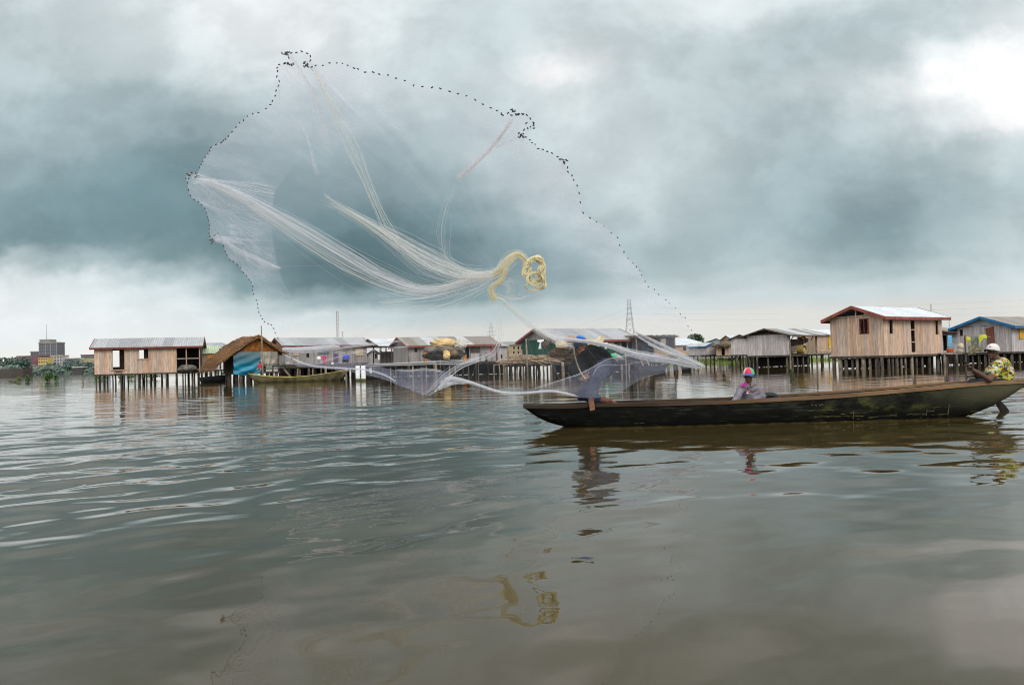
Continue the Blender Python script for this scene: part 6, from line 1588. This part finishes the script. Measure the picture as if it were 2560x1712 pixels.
# from the left clump down to the coil
B([(478,446,None,26),(500,449,None,16),(545,462,None,14),(610,492,None,20),(680,533,9.7,30),(770,586,9.9,38),(870,645,10.1,36),(960,695,10.3,26),(1040,722,10.4,16),(1100,722,10.45,14),(1170,703,10.5,12),(1235,687,10.5,12)], 46, sw)
B([(500,449,None,10),(560,478,None,8),(640,520,None,14),(690,552,9.7,30),(780,610,9.9,44),(880,668,10.1,50),(960,705,10.3,46),(1040,728,10.4,34),(1110,722,10.45,20),(1200,695,10.5,12)], 26, scp, .0017)
B([(505,449,None,6),(580,460,None,14),(640,470,None,18),(690,480,9.6,12)], 14, sw, .0016)
B([(500,455,None,10),(560,500,None,50),(620,540,None,80),(690,590,9.8,90)], 26, sw, .0009)
B([(495,505,None,4),(520,515,None,5),(550,530,None,10),(600,555,None,40),(660,585,None,70)], 14, sw, .0011)
# left lower clump
B([(531,600,None,8),(560,605,None,10),(600,628,None,10),(640,645,None,8),(680,664,None,7),(705,672,None,4)], 20, sw, .0016)
B([(545,590,None,14),(575,610,None,10),(620,640,None,30),(690,680,None,60)], 16, sw, .0009)
B([(600,668,None,5),(616,682,None,6),(628,696,None,4),(632,712,None,2)], 8, sw, .0012)
# from the crown down
B([(722,140,None,10),(735,155,None,6),(760,195,None,7),(785,245,None,12),(800,320,8.4,20),(812,400,8.8,24)], 12, sp_, .0016)
B([(770,150,None,10),(785,175,None,8),(812,225,None,10),(850,310,8.4,26),(885,380,8.8,28),(915,450,9.3,16),(945,520,9.7,14),(975,580,10,20),(1005,620,10.2,14)], 24, scp, .0014, free=.15)
B([(705,162,None,18),(725,190,None,22),(745,215,None,22)], 12, sp_, .0011); B([(690,200,None,6),(697,225,None,8),(700,262,None,10)], 8, sp_, .001)
B([(745,300,8.4,4),(770,350,8.6,6),(785,410,8.9,10),(795,440,9,10)], 8, sw, .0016)
B([(800,490,9.6,26),(850,520,9.8,16),(920,560,9.95,18),(990,605,10.1,30),(1060,650,10.3,40),(1130,678,10.4,30),(1190,690,10.45,16),(1250,683,10.5,14)], 60, scp, .0018, free=.4)
B([(850,515,9.8,10),(930,560,9.95,18),(1010,615,10.1,36),(1080,662,10.3,44),(1150,690,10.4,26),(1240,688,10.5,14)], 40, sw, .0015, free=.4)
# right top clumps
B([(1285,290,None,10),(1272,310,None,9),(1255,335,None,7),(1235,362,8.2,7),(1200,398,8.4,8),(1160,435,8.7,8),(1140,450,8.8,6)], 26, sp_, .0019, free=.1)
B([(1300,340,None,10),(1280,350,None,8),(1240,368,8.2,6)], 10, sw, .0013); B([(1303,345,None,12),(1300,365,None,16),(1298,388,None,18)], 9, sp_, .0011)
B([(1140,455,8.8,8),(1118,520,9.2,20),(1108,580,9.6,26),(1112,630,10,14),(1130,660,10.2,10),(1150,675,10.4,8)], 12, scp, .0013, free=.5)
B([(1410,404,None,8),(1404,425,None,14),(1396,450,None,20)], 7, sp_, .001)
# fans below the coil
B([(1235,700,10.5,12),(1180,725,10.5,30),(1100,748,10.4,40),(1020,757,10.3,40),(940,762,10.3,36)], 24, sw, .0014)
B([(1225,700,10.5,10),(1170,735,10.5,40),(1110,780,10.5,80),(1040,840,10.5,120)], 16, sw, .0008)
B([(1262,745,10.5,8),(1290,743,10.5,16),(1330,733,10.5,26),(1365,722,10.5,34)], 14, sw, .0012); B([(1262,745,10.5,6),(1300,748,10.5,10),(1350,744,10.5,14)], 8, sw, .0011)
B([(1270,700,10.5,6),(1295,702,10.5,14),(1330,700,10.5,20)], 8, scp, .0010)
B([(1250,690,10.5,8),(1258,700,10.45,14),(1272,705,10.45,20),(1278,725,10.45,16),(1265,742,10.45,10)], 20, scp, .0014)
# neck and knot
B([(1268,665,10.45,10),(1262,685,10.45,9),(1252,702,10.45,9),(1236,714,10.45,10),(1229,726,10.45,10),(1233,740,10.45,10),(1246,748,10.45,14)], 44, sc_, .0024)
B([(1240,745,10.45,10),(1256,750,10.5,16),(1290,780,10.6,14),(1340,822,10.8,14),(1385,850,11,12),(1420,863,11.2,10),(1434,869,11.3,8)], 26, scp, .0018)
B([(1256,752,10.5,10),(1300,790,10.6,12),(1350,828,10.8,12),(1400,846,10.9,14),(1440,850,11,12)], 18, sw, .0016)
B([(1225,690,10.5,16),(1250,676,10.5,16),(1262,660,10.5,20),(1278,643,10.5,18),(1293,636,10.5,12),(1306,642,10.5,10),(1316,658,10.5,9),(1312,676,10.5,9)], 70, sc_, .0026)
B([(1150,686,10.5,18),(1210,690,10.5,20),(1245,680,10.5,18),(1262,662,10.5,22),(1285,640,10.5,16)], 46, scp, .0022)
# the pale cord coil of the hand line
def coil(pts, r, n=9, name='coiled_cord', sp=.02):
    rnd = random.Random(SEED[0]); SEED[0] += 1; C0 = [P(a, b, d) for a, b, d in pts]; path = smooth(resample(C0, 60), 4); mb = MB()
    for q in range(n):
        o = V((rnd.uniform(-1, 1), rnd.uniform(-1, 1), rnd.uniform(-1, 1)))*sp; o2 = V((rnd.uniform(-1, 1), rnd.uniform(-1, 1), rnd.uniform(-1, 1)))*sp; mb.tube([p+o.lerp(o2, .5+.5*math.sin(i*.13+q)) for i, p in enumerate(path)], r*rnd.uniform(.8, 1.2), 6, True)
    return mb.build(name, sc_, net, True, world=True)
cir = lambda cx, cy, rx, ry, a0, a1, d, n=16: [(cx+rx*math.cos(R(a0+(a1-a0)*i/n)), cy+ry*math.sin(R(a0+(a1-a0)*i/n)), d+.04*math.sin(i*.7)) for i in range(n+1)]
coil([(1310,676,10.5),(1313,665,10.45)] + cir(1338, 672, 21, 24, 190, 400, 10.45), .0055, 30, sp=.034)
coil(cir(1340, 660, 15, 16, 200, 420, 10.4) + [(1358,690,10.45),(1356,700,10.45)], .005, 26, sp=.034)
coil([(1330,652,10.42),(1338,646,10.4),(1345,642,10.4),(1352,652,10.42),(1360,668,10.45),(1356,684,10.47),(1342,690,10.45)], .005, 22, sp=.03)
coil(cir(1338, 698, 20, 17, 0, 360, 10.4), .004, 12, sp=.016)
coil(cir(1340, 690, 17, 13, 180, 20, 10.5) + [(1360,705,10.5),(1362,716,10.48)], .005, 20, sp=.026)
coil(cir(1334, 717, 20, 10, 330, 60, 10.42) , .006, 4, sp=.008)
coil(cir(1350, 712, 12, 10, -60, 140, 10.45), .0045, 14, sp=.02)
coil([(1311,672,10.45),(1308,682,10.43),(1313,690,10.43),(1322,684,10.45),(1326,670,10.46)], .006, 18, sp=.03)
# folded white strips
B([(703,872,11.2,5),(740,875,11.2,9),(790,873,11.2,11),(836,869,11.2,9),(850,868,11.2,4)], 60, sw, .0036, 'folded_edge', .2, .15)
B([(800,872,11.2,6),(860,868,11.2,5),(925,860,11.1,4),(1010,850,11,4)], 12, sw, .0016); B([(1020,866,11,3),(960,872,11,3),(850,884,11.1,3)], 5, sw, .0016); B([(800,905,11.2,4),(870,886,11.1,3),(900,880,11.1,2)], 4, sw, .0014)
for k in range(6): B([(742+k*14,872,11.2,2),(748+k*15,862,11.2,2),(756+k*16,850,11.2,2)], 2, sw, .0013)
B([(1390,842,10.9,8),(1430,849,11,8),(1480,855,11.1,7),(1530,866,11.3,10),(1580,882,11.6,14),(1630,892,12,15),(1680,901,12.6,11),(1720,911,13.4,8),(1755,921,14.1,5)], 50, sw, .0026, 'folded_edge', .2, .2)
B([(1585,828,11.6,5),(1620,846,12,6),(1660,866,12.6,8),(1700,887,13.2,10),(1735,905,13.9,9),(1765,917,14.2,4)], 44, sw, .0026, 'folded_edge', .2, .2)
B([(1585,835,11.6,4),(1650,872,12.4,8),(1710,896,13.3,8),(1762,917,14.2,3)], 22, sw, .0020)
B([(1620,860,12,3),(1680,885,12.8,6),(1740,912,14,5)], 12, sw, .0016)
B([(1252,755,10.5,10),(1251,800,10.6,14),(1250,835,10.7,15),(1244,866,10.8,14),(1228,886,10.9,13),(1190,900,11,11),(1155,913,11,12),(1128,930,11.1,14),(1105,950,11.1,14),(1085,970,11.15,12),(1066,986,11.2,6)], 24, sw, .0014)
B([(1190,899,11,8),(1150,903,11.1,14),(1080,905,11.2,8),(1000,908,11.2,6),(905,911,11.2,4)], 10, sw, .0016)
B([(1108,947,11.1,8),(1135,945,11.1,7),(1175,955,11,5),(1220,971,10.9,5),(1260,981,10.8,5),(1310,982,10.75,4),(1375,977,10.7,4),(1410,982,10.7,4),(1450,993,10.7,3)], 22, sw, .0022, 'folded_edge', .2, .15)
B([(1095,972,11.15,6),(1120,950,11.1,14),(1130,940,11.1,8)], 16, sw, .0018)
B([(700,880,11.2,4),(770,912,11.2,4),(860,921,11.25,4),(910,924,11.25,4),(960,937,11.3,4),(995,958,11.3,2)], 14, sw, .0016, 'folded_edge', .2, .2)
B([(985,925,11.2,4),(1030,926,11.2,4),(1062,923,11.2,3),(1110,928,11.15,2)], 8, sw, .0014)
B([(1300,981,10.75,4),(1400,950,10.8,3),(1455,931,10.85,3),(1500,907,11,3),(1530,894,11.1,3),(1600,884,11.5,3)], 5, sw, .0011)
B([(1480,945,10.8,4),(1500,914,11,3),(1560,912,11.3,3),(1600,905,11.6,4),(1660,904,12.4,3)], 3, sw, .0009)
# hand line from the knot to his fists
hl = [P(1434, 868, 11.3), P(1436, 885, 11.36), P(1441, 905, 11.45), P(1449, 925, 11.52), P(1458, 941, 11.54), P(1465, 948, 11.5)]
mb = MB(); mb.tube(smooth(resample(hl, 24), 2), .010, 6); mb.build('hand_line', M['rope'], net, True, world=True)
# radial mesh lines
rnd = random.Random(55); mb = MB()
for k in range(46):
    e = rnd.choice(loop); s0 = rnd.uniform(.15, .8); pts = []; ph = rnd.uniform(0, 9)
    for i in range(14):
        s = s0+(1-s0)*i/13; b = math.sin(math.pi*s); pts.append(APEX.lerp(e, s)+V((0, .35*b, .12*b))+V((.02*math.sin(ph+s*9), 0, .02*math.cos(ph+s*7))))
    mb.tube(pts, .0005, 3, False)
mb.build('mesh_lines', sw, net, True, world=True)
# rim cord and lead weights
mb = MB(); mb.tube(rim3, .0018, 4, False); mb.build('rim_cord', sp_, net, True, world=True)
mb = MB(); mb.tube([NP(*p) for p in LOWPX if p[0] < 1115], .0018, 4, False); mb.build('rim_cord', sp_, net, True, world=True)
lead = flat('dull_lead', (.07, .073, .078), .6, .2, 20)
rnd = random.Random(66); WT = []
allp = RIMPX + [p for p in LOWPX if p[0] < 1115]
pts3 = [NP(*p) for p in allp]
for i, p in enumerate(pts3):
    tg = (pts3[min(i+1, len(pts3)-1)]-pts3[max(0, i-1)]).normalized(); near = (pts3[min(i+1, len(pts3)-1)]-p).length
    d = (tg + V((rnd.gauss(0, .3), rnd.gauss(0, .3), rnd.gauss(0, .3)))).normalized(); WT.append((p, d))
for cx, cy, n, sx_, sy_ in ((480,438,16,14,9),(714,133,8,8,4),(765,160,6,8,8),(722,161,6,7,4),(1285,280,7,12,8),(1303,340,8,8,8),(1333,318,4,6,6),(1410,403,7,10,6),(530,605,7,4,8),(1256,286,3,5,4),(1293,285,4,8,3)):
    for k in range(n):
        p = NP(cx+rnd.gauss(0, sx_*.6), cy+rnd.gauss(0, sy_*.6)); WT.append((p, V((rnd.gauss(0, 1), rnd.gauss(0, 1), rnd.gauss(0, 1.2))).normalized()))
def weight(mb, p, d, seed=0):
    a = d.orthogonal().normalized(); b = d.cross(a); L, r = .0128, .0064
    vs = []
    for t, k in ((-1, .72), (-.75, 1), (.75, 1), (1, .72)):
        for j in range(6): an = j*math.pi/3; vs.append(p+d*L*t+(a*math.cos(an)+b*math.sin(an))*r*k)
    fs = [(i*6+j, i*6+(j+1) % 6, (i+1)*6+(j+1) % 6, (i+1)*6+j) for i in range(3) for j in range(6)] + [tuple(range(5, -1, -1)), tuple(range(18, 24))]
    mb.add(vs, fs)
WT.sort(key=lambda w: w[0].y)
for p, d in WT[:100]:
    mb = MB(); weight(mb, p, d); mb.build('lead_weight', lead, net, world=True)
mb = MB()
for p, d in WT[100:]: weight(mb, p, d)
o = mb.build('lead_weights', lead, net, world=True); o['kind'] = 'stuff'
# dark sliver added on the water as the cap's reflection
p = G(1456, 1397); o = thing('reflection_sliver', 'dark blue scrap floating alone on the open water in front', 'reflection', tuple(p)); mb = MB()
mb.grid(lambda u, v: p+V((-.055+.11*u, -.012+.02*v+.01*math.sin(u*5), .006+.004*math.sin(u*7+v*3))), 12, 4); mb.build('sliver_sheet', flat('cap_reflection_blue', (.02, .025, .05), .5, .3, 20), o, True, world=True)
